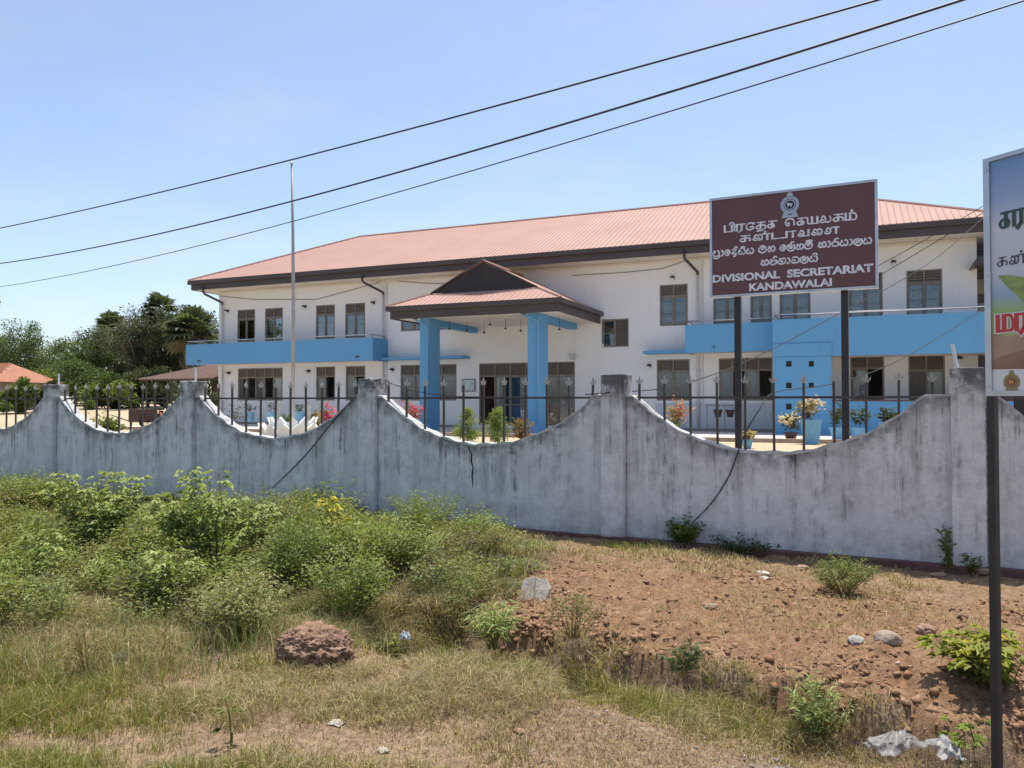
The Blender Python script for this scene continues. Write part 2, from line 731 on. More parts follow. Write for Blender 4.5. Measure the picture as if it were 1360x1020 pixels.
def weathered_wall(name):
    m, nt, b = new_mat(name)
    b.inputs['Roughness'].default_value = 0.9
    b.inputs['Specular IOR Level'].default_value = 0.2
    wp = coords(nt, 'World')
    sp = nt.nodes.new('ShaderNodeSeparateXYZ')
    nt.links.new(wp, sp.inputs[0])
    at = nt.nodes.new('ShaderNodeAttribute')
    at.attribute_name = 'below_top'
    run_ = nt.nodes.new('ShaderNodeMapRange')
    run_.inputs['From Min'].default_value = 0.0
    run_.inputs['From Max'].default_value = 1.15
    run_.inputs['To Min'].default_value = 1.2
    run_.inputs['To Max'].default_value = 0.38
    nt.links.new(at.outputs['Fac'], run_.inputs['Value'])
    edge_ = nt.nodes.new('ShaderNodeMapRange')
    edge_.inputs['From Min'].default_value = 0.0
    edge_.inputs['From Max'].default_value = 0.22
    edge_.inputs['To Min'].default_value = 1.0
    edge_.inputs['To Max'].default_value = 0.0
    nt.links.new(at.outputs['Fac'], edge_.inputs['Value'])
    # streaks: noise squeezed along the wall, stretched in height
    st1 = noise(nt, coords(nt, 'World', (3.2, 3.2, 0.32)), 1.0, 8, 0.75)
    st2 = noise(nt, coords(nt, 'World', (13, 13, 0.7)), 1.0, 6, 0.75)
    mott = noise(nt, wp, 1.1, 7, 0.65)
    blot = noise(nt, wp, 5.0, 7, 0.7)
    fine = noise(nt, wp, 45, 5, 0.7)
    base = ramp(nt, mott, [(0.25, (0.58, 0.575, 0.565)), (0.5, (0.73, 0.725, 0.71)), (0.75, (0.84, 0.835, 0.81))])
    base = mixc(nt, mathn(nt, 'MULTIPLY', ramp(nt, blot, [(0.45, (0, 0, 0)), (0.7, (1, 1, 1))]), 0.45), base, (0.33, 0.325, 0.325))
    f1 = ramp(nt, st1, [(0.47, (0, 0, 0)), (0.64, (1, 1, 1))])
    f1 = mathn(nt, 'MULTIPLY', f1, ramp(nt, mott, [(0.38, (0.15, 0.15, 0.15)), (0.62, (1, 1, 1))]))
    c = mixc(nt, mathn(nt, 'MULTIPLY', mathn(nt, 'MULTIPLY', f1, run_.outputs[0]), 0.8, True), base, (0.20, 0.195, 0.19))
    f2 = ramp(nt, st2, [(0.52, (0, 0, 0)), (0.63, (1, 1, 1))])
    f2 = mathn(nt, 'MULTIPLY', f2, ramp(nt, blot, [(0.40, (0, 0, 0)), (0.60, (1, 1, 1))]))
    c = mixc(nt, mathn(nt, 'MULTIPLY', mathn(nt, 'MULTIPLY', f2, run_.outputs[0]), 0.85, True), c, (0.075, 0.075, 0.08))
    # lime-white scars
    f3 = ramp(nt, noise(nt, coords(nt, 'World', (6, 6, 1.2)), 1.7, 6, 0.7), [(0.60, (0, 0, 0)), (0.72, (1, 1, 1))])
    c = mixc(nt, mathn(nt, 'MULTIPLY', f3, 0.5), c, (0.74, 0.74, 0.73))
    # black mould grows on the pier heads and shoulders
    hi = nt.nodes.new('ShaderNodeMapRange')
    hi.inputs['From Min'].default_value = 1.5
    hi.inputs['From Max'].default_value = 1.85
    nt.links.new(sp.outputs[2], hi.inputs['Value'])
    f4 = mathn(nt, 'ADD', ramp(nt, blot, [(0.38, (0, 0, 0)), (0.54, (1, 1, 1))]), mathn(nt, 'MULTIPLY', fine, 0.25))
    f4 = mathn(nt, 'MULTIPLY', f4, mathn(nt, 'MAXIMUM', hi.outputs[0], mathn(nt, 'MULTIPLY', edge_.outputs[0], 0.8)), True)
    c = mixc(nt, mathn(nt, 'MULTIPLY', f4, 0.85), c, (0.07, 0.07, 0.068))
    # damp and splashed earth at the foot
    lo = nt.nodes.new('ShaderNodeMapRange')
    lo.inputs['From Min'].default_value = 0.32
    lo.inputs['From Max'].default_value = 0.0
    nt.links.new(sp.outputs[2], lo.inputs['Value'])
    f5 = mathn(nt, 'MULTIPLY', lo.outputs[0], ramp(nt, blot, [(0.35, (0.1, 0.1, 0.1)), (0.7, (1, 1, 1))]), True)
    c = mixc(nt, mathn(nt, 'MULTIPLY', f5, 0.6), c, (0.30, 0.27, 0.24))
    c = mixc(nt, 1.0, c, ramp(nt, fine, [(0.3, (0.86, 0.86, 0.86)), (0.7, (1.1, 1.1, 1.1))]), 'MULTIPLY')
    nt.links.new(c, b.inputs['Base Color'])
    bump(nt, b, mathn(nt, 'ADD', fine, mathn(nt, 'MULTIPLY', blot, 1.4)), 0.45, 0.012)
    return m




def below_top(o, vals):
    at = o.data.attributes.new('below_top', 'FLOAT', 'POINT')
    at.data.foreach_set('value', [float(q) for q in vals])


M['wall'] = weathered_wall('weathered_wall_paint')
M['coping'] = mat('limewashed_coping', (0.30, 0.30, 0.29), (0.62, 0.62, 0.60), 9, 0.9, 'World', bumps=0.4, bscale=30)
M['plinth'] = mat('red_oxide_plinth', (0.10, 0.045, 0.04), (0.17, 0.085, 0.07), 4, 0.9, 'World', bumps=0.4, bscale=30)
M['joint'] = mat('joint_stain', (0.08, 0.08, 0.08), (0.30, 0.30, 0.30), 6, 1.0)
M['finial'] = mat('finial_paint', (0.30, 0.28, 0.25), (0.46, 0.44, 0.41), 30, 0.45, metal=0.4)

wall = thing('boundary_wall', 'grey weathered masonry boundary wall with scooped bays, square piers and spiked railing', 'wall', WALL.o, -WALL_ANG)
PIER = 0.145
ZT = {0: 1.895, 1: 1.92, 2: 1.91, 3: 1.915, 4: 1.925, -1: 1.9, 5: 1.92, -2: 1.9}
SHZ = 1.655
DIPZ = 1.02


def dip_profile(a, b, sl, sr, n=40):
    """top edge of a bay from a to b: flat shoulders, circular scoop between"""
    a2, b2 = a + sl, b - sr
    half = (b2 - a2) / 2
    sag = SHZ - DIPZ
    R = (half * half + sag * sag) / (2 * sag)
    cz = DIPZ + R
    mid = (a2 + b2) / 2
    pts = [(a, SHZ)]
    for i in range(n + 1):
        x = a2 + (b2 - a2) * i / n
        wob = 0.006 * math.sin(x * 9.1) + 0.004 * math.sin(x * 23.7)
        pts.append((x, cz - math.sqrt(max(R * R - (x - mid) ** 2, 0)) + wob))
    pts.append((b, SHZ))
    return pts


def profile_z(prof, x):
    for (x1, z1), (x2, z2) in zip(prof[:-1], prof[1:]):
        if x1 <= x <= x2:
            return z1 + (z2 - z1) * (x - x1) / max(x2 - x1, 1e-6)
    return SHZ


# fleur-de-lis finial and picket, modelled once and shared
def finial_mesh():
    mb = MB()
    mb.prism([(-0.022, 0.0), (0.022, 0.0), (0.022, 0.012), (-0.022, 0.012)], -0.02, 0.02)
    mb.prism([(0, 0.012), (0.010, 0.03), (0.016, 0.058), (0.0, 0.105), (-0.016, 0.058), (-0.010, 0.03)], -0.006, 0.006)
    for s in (-1, 1):
        curl = [(0.006, 0.022), (0.026, 0.040), (0.042, 0.062), (0.046, 0.044), (0.038, 0.030), (0.045, 0.022), (0.030, 0.018), (0.010, 0.012)]
        c2 = [(s * x, z) for x, z in curl]
        if s < 0:
            c2 = c2[::-1]
        mb.prism(c2, -0.005, 0.005)
    return mb.mesh('finial')


FIN = finial_mesh()
FIN.materials.append(M['finial'])
crng = random.Random(3)
for i in range(-1, 6):
    x = (i - 4) * SPAN
    zt = ZT[i]
    mb = MB()
    mb.box(x - PIER, x + PIER, -0.165, 0.15, -0.30, zt)
    pier = mb.build('pier', M['wall'], wall, bevel=0.012)
    below_top(pier, [zt + .3] * 4 + [0] * 4)
    if i in (0, 1, 4):
        dx = {0: 0.03, 1: 0.02, 4: -0.07}[i]
        tilt = {0: 0.0, 1: -0.015, 4: -0.05}[i]
        mb = MB()
        mb.tube([(x + dx, 0.02, zt - 0.05), (x + dx + tilt, 0.02, zt + {0: .21, 1: .23, 4: .24}[i])], 0.017, 8)
        mb.build('pipe_stub', mat('pipe_plastic', (0.62, 0.62, 0.6), (0.75, 0.74, 0.72), 9, 0.5), pier)
for i in range(-1, 5):
    a = (i - 4) * SPAN + PIER
    b = (i - 3) * SPAN - PIER
    sl, sr = 0.10, (0.24 if i == 3 else 0.13)
    prof = dip_profile(a - 0.02, b + 0.02, sl, sr)
    mb = MB()
    n = len(prof)
    Y0, Y1 = -0.085, 0.085
    ZB = -0.30
    v = [(x, Y0, z) for x, z in prof] + [(x, Y1, z) for x, z in prof] + [(x, Y0, ZB) for x, z in prof] + [(x, Y1, ZB) for x, z in prof]
    f = []
    for k in range(n - 1):
        f.append((2 * n + k, 2 * n + k + 1, k + 1, k))
        f.append((n + k, n + k + 1, 3 * n + k + 1, 3 * n + k))
    mb.add(v, f)
    panel = mb.build('wall_panel', M['wall'], wall)
    below_top(panel, [0] * (2 * n) + [z - ZB for x, z in prof] * 2)
    # limewashed coping bed on the scoop, a little proud and uneven
    mb = MB()
    v = []
    for k, (x, z) in enumerate(prof):
        t = 0.016 + 0.008 * math.sin(k * 1.7 + i)
        v += [(x, Y0 - 0.004 + 0.003 * math.sin(k * 2.3), z - 0.012), (x, Y0 - 0.004 + 0.003 * math.sin(k * 2.3), z + t), (x, Y1 + 0.006, z + t), (x, Y1 + 0.006, z - 0.012)]
    f = []
    for k in range(n - 1):
        p = 4 * k
        q = p + 4
        f += [(p, q, q + 1, p + 1), (p + 1, q + 1, q + 2, p + 2), (p + 2, q + 2, q + 3, p + 3)]
    mb.add(v, f)
    mb.build('coping', M['coping'], panel)
    # railing: one flat rail carries the pickets of the bay
    mb = MB()
    mb.box(a - 0.03, b + 0.03, -0.014, 0.014, 1.622, 1.648)
    rail = mb.build('railing', M['dark_metal'], wall)
    npk = 11
    for k in range(npk):
        x = a + (b - a) * (k + 0.5) / npk
        zb = profile_z(prof, x) - 0.03
        lean = crng.uniform(-0.008, 0.008)
        zt = 1.80 + crng.uniform(-0.012, 0.012)
        mb = MB()
        w = 0.0125
        mb.add([(x - w, -w - 0.03, zb), (x + w, -w - 0.03, zb), (x + w, w - 0.03, zb), (x - w, w - 0.03, zb),
                (x + lean - w, -w - 0.03, zt), (x + lean + w, -w - 0.03, zt), (x + lean + w, w - 0.03, zt), (x + lean - w, w - 0.03, zt)],
               [(0, 3, 2, 1), (4, 5, 6, 7), (0, 1, 5, 4), (1, 2, 6, 5), (2, 3, 7, 6), (3, 0, 4, 7)])
        mb.build('picket', M['dark_metal'], rail)
        fo = mobj('finial', FIN, None, rail)
        fo.location = (x + lean, -0.03, zt)
        fo.scale = (0.95, 0.95, 0.95)
        fo.rotation_euler = (0, lean * 6, crng.uniform(-0.25, 0.25))
# red oxide plinth course along the foot
for i in range(-1, 5):
    a = (i - 4) * SPAN - 0.001
    mb = MB()
    mb.box(a, a + SPAN - 0.002, -0.190, -0.088, -0.34, -0.012 + 0.01 * math.sin(i * 2.1))
    mb.build('plinth', M['plinth'], wall, bevel=0.01)
# opened joints stained black beside the piers
for i in range(-1, 5):
    x0 = (i - 4) * SPAN + PIER + .012
    mb = MB()
    v = []
    nz_ = 46
    for k in range(nz_ + 1):
        z = 0.02 + (1.60 - 0.02) * k / nz_
        w = 0.0015 + 0.005 * abs(math.sin(k * 1.9 + i)) * (0.3 + abs(math.sin(k * .23 + 2 * i)))
        c_ = x0 + 0.003 * math.sin(k * 2.7 + i)
        v += [(c_ - w * .5, -0.0885, z), (c_ + w, -0.0885, z)]
    mb.add(v, [(2 * k, 2 * k + 1, 2 * k + 3, 2 * k + 2) for k in range(nz_)])
    mb.build('open_joint', M['joint'], wall)
# open crack below the scoop of the bay in front of the porch
cx = WALL.hit(622, 592, -0.085)[0]
pts = [(cx, 1.0), (cx + 0.02, 0.94), (cx + 0.055, 0.90), (cx + 0.045, 0.80), (cx + 0.075, 0.72), (cx + 0.06, 0.60), (cx + 0.07, 0.52), (cx + 0.062, 0.44)]
mb = MB()
wd = [0.004, 0.009, 0.011, 0.012, 0.010, 0.012, 0.008, 0.003]
v = []
for (x, z), w in zip(pts, wd):
    v += [(x - w, -0.0875, z), (x + w, -0.0875, z)]
mb.add(v, [(2 * k, 2 * k + 2, 2 * k + 3, 2 * k + 1) for k in range(len(pts) - 1)])
mb.build('crack', mat('crack_dark', (0.03, 0.03, 0.03), None, rough=1.0), wall)
# ------------------------------------------------------------------ the office building
print('building')
office = thing('office_building', 'long two-storey white office building with pink metal roof and blue balconies', 'building', BLD.o, -BLD.a)
UL, UR = -22.76, 9.24
DEPTH = 9.4
ZS = 6.42            # soffit
B = BLD.hit


def rect(x0, y0, x1, y1, v=0.0):
    """window rectangle in wall coordinates from two image corners"""
    u0, zt = B(x0, y0, v)
    u1, zb = B(x1, y1, v)
    return u0, u1, zb, zt


wins = []          # (u0,u1,z0,z1,cols,style)


def win(x0, y0, x1, y1, cols, style='casement'):
    u0, _ = B(x0, y0)
    u1, _ = B(x1, y1)
    ztop = (B(x0, y0)[1] + B(x1, y0)[1]) / 2
    zbot = (B(x0, y1)[1] + B(x1, y1)[1]) / 2
    wins.append((u0, u1, zbot, ztop, cols, style))


def winz(x0, x1, z0, z1, cols, style='casement'):
    wins.append((B(x0, 450)[0], B(x1, 450)[0], z0, z1, cols, style))


ZU0, ZU1 = 3.92, 5.47       # upper windows
ZG0, ZG1 = 1.12, 2.66       # lower windows
winz(315.1, 338.6, ZU0, ZU1, 2)
winz(351.7, 375.4, ZU0, ZU1, 2)
winz(419.4, 444.6, ZU0, ZU1, 2)
winz(458.4, 484.8, ZU0, ZU1, 2)
winz(316.3, 375.8, ZG0, ZG1, 5, 'open')
winz(420.0, 445.3, ZG0, ZG1, 2, 'open')
winz(459.3, 485.2, ZG0, ZG1, 2, 'open')
winz(532.3, 599.8, 4.12, 4.88, 4, 'plain')
winz(532.0, 606.4, ZG0, ZG1, 4)
winz(636.3, 763.4, 0.12, 2.66, 6, 'door')
winz(799.0, 835.0, 3.18, 4.27, 2, 'half')
winz(876.3, 913.7, ZU0, ZU1, 2)
winz(872.0, 916.0, ZG0, ZG1, 2)
winz(947.4, 984.0, ZU0, ZU1, 2)
winz(996.8, 1025.5, ZU0, ZU1, 2)
winz(1035.7, 1076.8, ZU0, ZU1, 2)
winz(1127.6, 1172.9, ZU0, ZU1, 2)
winz(1204.4, 1252.4, ZU0, ZU1, 2)
winz(954.3, 1026.0, ZG0, ZG1, 4, 'open')
winz(1129.0, 1174.0, ZG0, ZG1, 2, 'open')
winz(1205.8, 1254.6, 0.12, ZG1, 2, 'door2')

# front wall with the openings cut out and their reveals
us = sorted(set([UL, UR] + [w[0] for w in wins] + [w[1] for w in wins]))
zs = sorted(set([-0.3, ZS] + [w[2] for w in wins] + [w[3] for w in wins]))
mb = MB()
grid = {}


def vid(i, j):
    if (i, j) not in grid:
        grid[(i, j)] = len(mb.v)
        mb.v.append((us[i], 0.0, zs[j]))
    return grid[(i, j)]


for i in range(len(us) - 1):
    for j in range(len(zs) - 1):
        uc = (us[i] + us[i + 1]) / 2
        zc = (zs[j] + zs[j + 1]) / 2
        if any(w[0] < uc < w[1] and w[2] < zc < w[3] for w in wins):
            continue
        mb.f.append((vid(i, j), vid(i + 1, j), vid(i + 1, j + 1), vid(i, j + 1)))
for (u0, u1, z0, z1, c, s) in wins:
    d = 0.22
    mb.add([(u0, 0, z0), (u1, 0, z0), (u1, 0, z1), (u0, 0, z1), (u0, d, z0), (u1, d, z0), (u1, d, z1), (u0, d, z1)],
           [(0, 4, 5, 1), (1, 5, 6, 2), (2, 6, 7, 3), (3, 7, 4, 0)])
wall_front = mb.build('wall', M['white_wall'], office)
mb = MB()
mb.quad((UL, 0, -0.3), (UL, DEPTH, -0.3), (UL, DEPTH, ZS), (UL, 0, ZS))
mb.quad((UR, 0, -0.3), (UR, 0, ZS), (UR, DEPTH, ZS), (UR, DEPTH, -0.3))
mb.quad((UL, DEPTH, -0.3), (UR, DEPTH, -0.3), (UR, DEPTH, ZS), (UL, DEPTH, ZS))
mb.build('wall', M['white_wall'], office)
mb = MB()
mb.box(UL + .01, UR - .01, 0.23, DEPTH - .01, 2.85, 3.1)
mb.box(UL + .01, UR - .01, 0.23, DEPTH - .01, -0.2, 0.05)
mb.box(UL + .01, UR - .01, 0.23, DEPTH - .01, ZS - 0.1, ZS - 0.02)
for u in (-18.0, -13.2, -8.0, -2.5, 3.0, 6.6):
    mb.box(u, u + 0.12, 0.24, DEPTH - .02, 0.05, 2.85)
    mb.box(u, u + 0.12, 0.24, DEPTH - .02, 3.1, ZS - 0.1)
mb.box(UL + .02, UR - .02, 3.9, 4.0, 0.05, 6.3)
mb.build('interior_slab', mat('interior_paint', (0.42, 0.42, 0.40), (0.5, 0.5, 0.47), 1, 0.8), office)
# painted dado at the foot of the right-hand wall
mb = MB()
ud = B(915, 500)[0]
mb.box(-1.3, 3.05, -0.03, -0.002, -0.2, 1.02)
mb.build('dado', paint_mat('dado_paint', (0.60, 0.62, 0.66), (0.3, 0.28, 0.26), 0.6), office)
mb = MB()
mb.box(UL, -9.6, -0.28, -0.004, -0.2, 0.10)
mb.box(-4.0, 3.05, -0.42, -0.032, -0.2, 0.10)
mb.build('plinth', mat('plinth_cement', (0.20, 0.19, 0.18), (0.30, 0.28, 0.26), 2, 0.9, bumps=0.3), office)

# glass, curtains, bars
m, nt, b = new_mat('window_glass')
nt.nodes.remove(b)
gl = nt.nodes.new('ShaderNodeBsdfGlossy')
gl.inputs['Roughness'].default_value = 0.03
gl.inputs['Color'].default_value = (0.9, 0.92, 0.95, 1)
tr = nt.nodes.new('ShaderNodeBsdfTransparent')
tr.inputs['Color'].default_value = (0.80, 0.84, 0.86, 1)
fr = nt.nodes.new('ShaderNodeFresnel')
fr.inputs['IOR'].default_value = 1.52
mx = nt.nodes.new('ShaderNodeMixShader')
nt.links.new(mathn(nt, 'ADD', mathn(nt, 'MULTIPLY', fr.outputs[0], 1.4), 0.03, True), mx.inputs[0])
nt.links.new(tr.outputs[0], mx.inputs[1])
nt.links.new(gl.outputs[0], mx.inputs[2])
nt.links.new(mx.outputs[0], nt.nodes['Material Output'].inputs['Surface'])
M['glass'] = m
m, nt, b = new_mat('curtain_cloth')
v = coords(nt, 'Object', (1, 1, 1))
f = noise(nt, v, 4, 3)
sp = nt.nodes.new('ShaderNodeSeparateXYZ')
nt.links.new(v, sp.inputs[0])
band = mathn(nt, 'SINE', mathn(nt, 'MULTIPLY', sp.outputs[2], 9.0))
c = ramp(nt, f, [(0.35, (0.16, 0.18, 0.29)), (0.65, (0.24, 0.26, 0.38))])
c = mixc(nt, ramp(nt, band, [(0.72, (0, 0, 0)), (0.8, (1, 1, 1))]), c, (0.08, 0.10, 0.26))
nt.links.new(c, b.inputs['Base Color'])
b.inputs['Roughness'].default_value = 0.9
tl = nt.nodes.new('ShaderNodeBsdfTranslucent')
nt.links.new(c, tl.inputs['Color'])
mx = nt.nodes.new('ShaderNodeMixShader')
mx.inputs[0].default_value = 0.25
nt.links.new(b.outputs[0], mx.inputs[1])
nt.links.new(tl.outputs[0], mx.inputs[2])
nt.links.new(mx.outputs[0], nt.nodes['Material Output'].inputs['Surface'])
M['curtain'] = m
M['bars'] = mat('window_bar_paint', (0.05, 0.055, 0.09), None, rough=0.5)
wr = random.Random(11)


def louvre(u0, u1, z0, z1, parent):
    mb = MB()
    n = max(3, int((z1 - z0) / 0.075))
    for k in range(n):
        z = z0 + (z1 - z0) * (k + 0.5) / n
        h = (z1 - z0) / n
        mb.add([(u0, 0.035, z - h * .45), (u1, 0.035, z - h * .45), (u1, 0.095, z + h * .5), (u0, 0.095, z + h * .5),
                (u0, 0.047, z - h * .5), (u1, 0.047, z - h * .5), (u1, 0.107, z + h * .45), (u0, 0.107, z + h * .45)],
               [(0, 1, 2, 3), (7, 6, 5, 4), (0, 4, 5, 1), (3, 2, 6, 7)])
    return mb.build('louvre', M['frame'], parent)


def curtain(u0, u1, z0, z1, parent, side=0):
    """hanging cloth in folds; side -1 or 1 gathers it to one jamb"""
    mb = MB()
    n = max(8, int((u1 - u0) / 0.035))
    nz = 6
    ph = wr.random() * 6
    v = []
    for j in range(nz + 1):
        t = j / nz
        z = z1 - (z1 - z0) * t
        for k in range(n + 1):
            s = k / n
            pinch = 1.0 - (0.45 * math.sin(min(t * 1.25, 1) * math.pi) if side else 0)
            if side < 0:
                u = u0 + (u1 - u0) * s * pinch
            elif side > 0:
                u = u1 - (u1 - u0) * (1 - s) * pinch
            else:
                u = u0 + (u1 - u0) * s
            v.append((u, 0.17 + 0.018 * math.sin(s * (u1 - u0) * 60 + ph + t), z))
    f = [(j * (n + 1) + k, j * (n + 1) + k + 1, (j + 1) * (n + 1) + k + 1, (j + 1) * (n + 1) + k) for j in range(nz) for k in range(n)]
    mb.add(v, f)
    return mb.build('curtain', M['curtain'], parent, True)


def make_window(u0, u1, z0, z1, cols, style):
    fw = 0.055
    h = z1 - z0
    zt = z1 - (0.29 * h if style not in ('plain', 'half', 'door', 'door2') else 0)
    if style in ('door', 'door2'):
        zt = 2.12
    mb = MB()
    y0, y1 = 0.012, 0.10
    mb.box(u0, u0 + fw, y0, y1, z0, z1)
    mb.box(u1 - fw, u1, y0, y1, z0, z1)
    mb.box(u0 + fw, u1 - fw, y0, y1, z1 - fw, z1)
    mb.box(u0 + fw, u1 - fw, y0, y1, z0, z0 + fw)
    edges = [u0 + fw / 2 + (u1 - u0 - fw) * k / cols for k in range(cols + 1)]
    for e in edges[1:-1]:
        mb.box(e - fw / 2, e + fw / 2, y0 + 0.002, y1 - 0.002, z0 + fw, z1 - fw)
    has_top = zt < z1 - 0.05
    rows = [(z0 + fw, zt - fw / 2 if has_top else z1 - fw)]
    for k in range(cols):
        a, b_ = edges[k] + fw / 2, edges[k + 1] - fw / 2
        if has_top:
            mb.box(a, b_, y0 + 0.004, y1 - 0.004, zt - fw / 2, zt + fw / 2)
    fr = mb.build('window' if 'door' not in style else 'entrance_glazing', M['frame'], office)
    sa = []
    for k in range(cols):
        a, b_ = edges[k] + fw / 2, edges[k + 1] - fw / 2
        if has_top:
            louvre(a, b_, zt + fw / 2, z1 - fw, fr)
        if style == 'half' and k == 1:
            louvre(a, b_, z0 + fw, z1 - fw, fr)
            continue
        zz0, zz1 = rows[0]
        if style == 'door' and k == 0:
            # dark timber leaf standing ajar
            mb = MB()
            R = Matrix.Rotation(math.radians(62), 3, 'Z')
            w = b_ - a
            for (x0, x1, zza, zzb, th) in ((0, w, zz0, zz0 + .25, .05), (0, w, zz1 - .15, zz1, .05), (0, .12, zz0 + .25, zz1 - .15, .05),
                                           (w - .12, w, zz0 + .25, zz1 - .15, .05), (.12, w - .12, zz0 + .25, zz1 - .15, .024)):
                pts = []
                for zz in (zza, zzb):
                    for (xx, yy) in ((x0, -th / 2), (x1, -th / 2), (x1, th / 2), (x0, th / 2)):
                        q = R @ Vector((xx, yy, 0))
                        pts.append((a + q.x, 0.13 + q.y, zz))
                mb.add(pts, [(0, 3, 2, 1), (4, 5, 6, 7), (0, 1, 5, 4), (1, 2, 6, 5), (2, 3, 7, 6), (3, 0, 4, 7)])
            mb.build('door', mat('door_timber', (0.05, 0.028, 0.02), (0.08, 0.045, 0.03), 5, 0.5), fr)
            continue
        if style == 'door2' and k == 0:
            mb = MB()
            mb.box(a + .004, b_ - .004, 0.05, 0.085, zz0, zz1)
            for q in range(3):
                zq = zz0 + 0.12 + q * (zz1 - zz0 - .1) / 3
                mb.box(a + .09, b_ - .09, 0.038, 0.05, zq, zq + (zz1 - zz0) / 3 - .14)
            mb.build('door', mat('side_door_timber', (0.07, 0.05, 0.045), (0.10, 0.075, 0.065), 5, 0.5), fr)
            continue
        # casement with an inner sash, some leaves stand open
        is_open = style == 'open' and (k % 2 == 1 if cols > 2 else k == 1)
        if not is_open:
            sw = 0.035
            mb = MB()
            for (x0, x1, za, zb) in ((a, a + sw, zz0, zz1), (b_ - sw, b_, zz0, zz1), (a + sw, b_ - sw, zz0, zz0 + sw), (a + sw, b_ - sw, zz1 - sw, zz1)):
                mb.box(x0 + .003, x1 - .001, 0.035, 0.075, za, zb)
            if style == 'half':
                mb.box(a + sw, b_ - sw, 0.037, 0.073, (zz0 + zz1) / 2 - .02, (zz0 + zz1) / 2 + .02)
            if 'door' in style:
                mb.box(a + sw, b_ - sw, 0.037, 0.073, 0.92, 0.98)
            mb.build('sash', M['frame'], fr)
            mb = MB()
            if 'door' in style:
                mb.box(a + sw, b_ - sw, 0.053, 0.059, zz0 + sw, 0.92)
                mb.box(a + sw, b_ - sw, 0.053, 0.059, 0.98, zz1 - sw)
            else:
                mb.box(a + sw, b_ - sw, 0.053, 0.059, zz0 + sw, zz1 - sw)
            mb.build('pane', M['glass'], fr)
        # security bars behind the sash
        if style in ('casement', 'open') and not is_open:
            mb = MB()
            for q in range(1, 5):
                uu = a + (b_ - a) * q / 5
                mb.box(uu - .007, uu + .007, 0.115, 0.125, zz0, zz1)
            for q in (0.28, 0.5, 0.74):
                zq = zz0 + (zz1 - zz0) * q
                mb.box(a, b_, 0.126, 0.132, zq - .012, zq + .012)
            mb.build('security_bars', M['bars'], fr)
        if style == 'casement' and wr.random() < 0.93:
            curtain(a + 0.01, b_ - 0.01, zz0 - .02, zz1 + .02, fr, 0 if wr.random() < 0.6 else wr.choice((-1, 1)))
        elif style == 'open' and k % 2 == 0 and wr.random() < 0.8:
            curtain(a, b_ + .03, zz0 - .02, zz1, fr, wr.choice((-1, 1)))
        elif style == 'door' and k in (2, 3, 5):
            curtain(a, b_, 0.85, zz1, fr, wr.choice((-1, 1)))
    return fr


for w in wins:
    fr = make_window(*w)
    if w[5] == 'door':
        ent = fr
# poster and notice panels in the lower lights of the entrance
e0, e1 = wins[9][0], wins[9][1]
cwid = (e1 - e0) / 6
for k, cset in ((2, ((0.06, 0.12, 0.35), (0.25, 0.33, 0.55))), (3, ((0.12, 0.28, 0.10), (0.45, 0.55, 0.62)))):
    mb = MB()
    mb.box(e0 + cwid * k + .10, e0 + cwid * (k + 1) - .10, 0.085, 0.095, 0.25, 0.88)
    mb.build('poster', mat('poster_print', cset[0], cset[1], 5, 0.5, stretch=(1, 1, 2.5)), ent)

# roof: hipped, ribbed metal sheets
m, nt, b = new_mat('roof_sheet')
v = coords(nt, 'Object')
f1 = noise(nt, v, 0.5, 6)
f2 = noise(nt, coords(nt, 'Object', (6, 0.5, 0.5)), 1.0, 4)
c = ramp(nt, f1, [(0.3, (0.43, 0.265, 0.21)), (0.7, (0.51, 0.325, 0.265))])
c = mixc(nt, mathn(nt, 'MULTIPLY', f2, 0.25), c, (0.40, 0.245, 0.195))
nt.links.new(c, b.inputs['Base Color'])
b.inputs['Roughness'].default_value = 0.7
b.inputs['Specular IOR Level'].default_value = 0.15
M['roof'] = m
M['rib'] = mat('roof_rib_paint', (0.40, 0.24, 0.19), (0.47, 0.29, 0.235), 0.7, 0.75, spec=0.15)
EU0, EU1, EV0, EV1 = -23.62, 10.0, -1.12, DEPTH + 1.12
ZE, ZR = 6.85, 9.60
HALF = (EV1 - EV0) / 2
VR = (EV0 + EV1) / 2
R0, R1 = EU0 + HALF, EU1 - HALF - 0.3
mb = MB()
mb.quad((EU0, EV0, ZE), (EU1, EV0, ZE), (R1, VR, ZR), (R0, VR, ZR))
mb.quad((EU1, EV1, ZE), (EU0, EV1, ZE), (R0, VR, ZR), (R1, VR, ZR))
mb.quad((EU0, EV1, ZE), (EU0, EV0, ZE), (R0, VR, ZR))
mb.quad((EU1, EV0, ZE), (EU1, EV1, ZE), (R1, VR, ZR))
roof = mb.build('roof', M['roof'], office)
mb = MB()
sl = (ZR - ZE) / HALF


def rib_front(mb, u, w, v0, v1, z0, z1, hh=0.018):
    mb.add([(u - w, v0, z0), (u + w, v0, z0), (u + w * .5, v0, z0 + hh), (u - w * .5, v0, z0 + hh),
            (u - w, v1, z1), (u + w, v1, z1), (u + w * .5, v1, z1 + hh), (u - w * .5, v1, z1 + hh)],
           [(0, 1, 2, 3), (1, 5, 6, 2), (3, 2, 6, 7), (0, 3, 7, 4)])


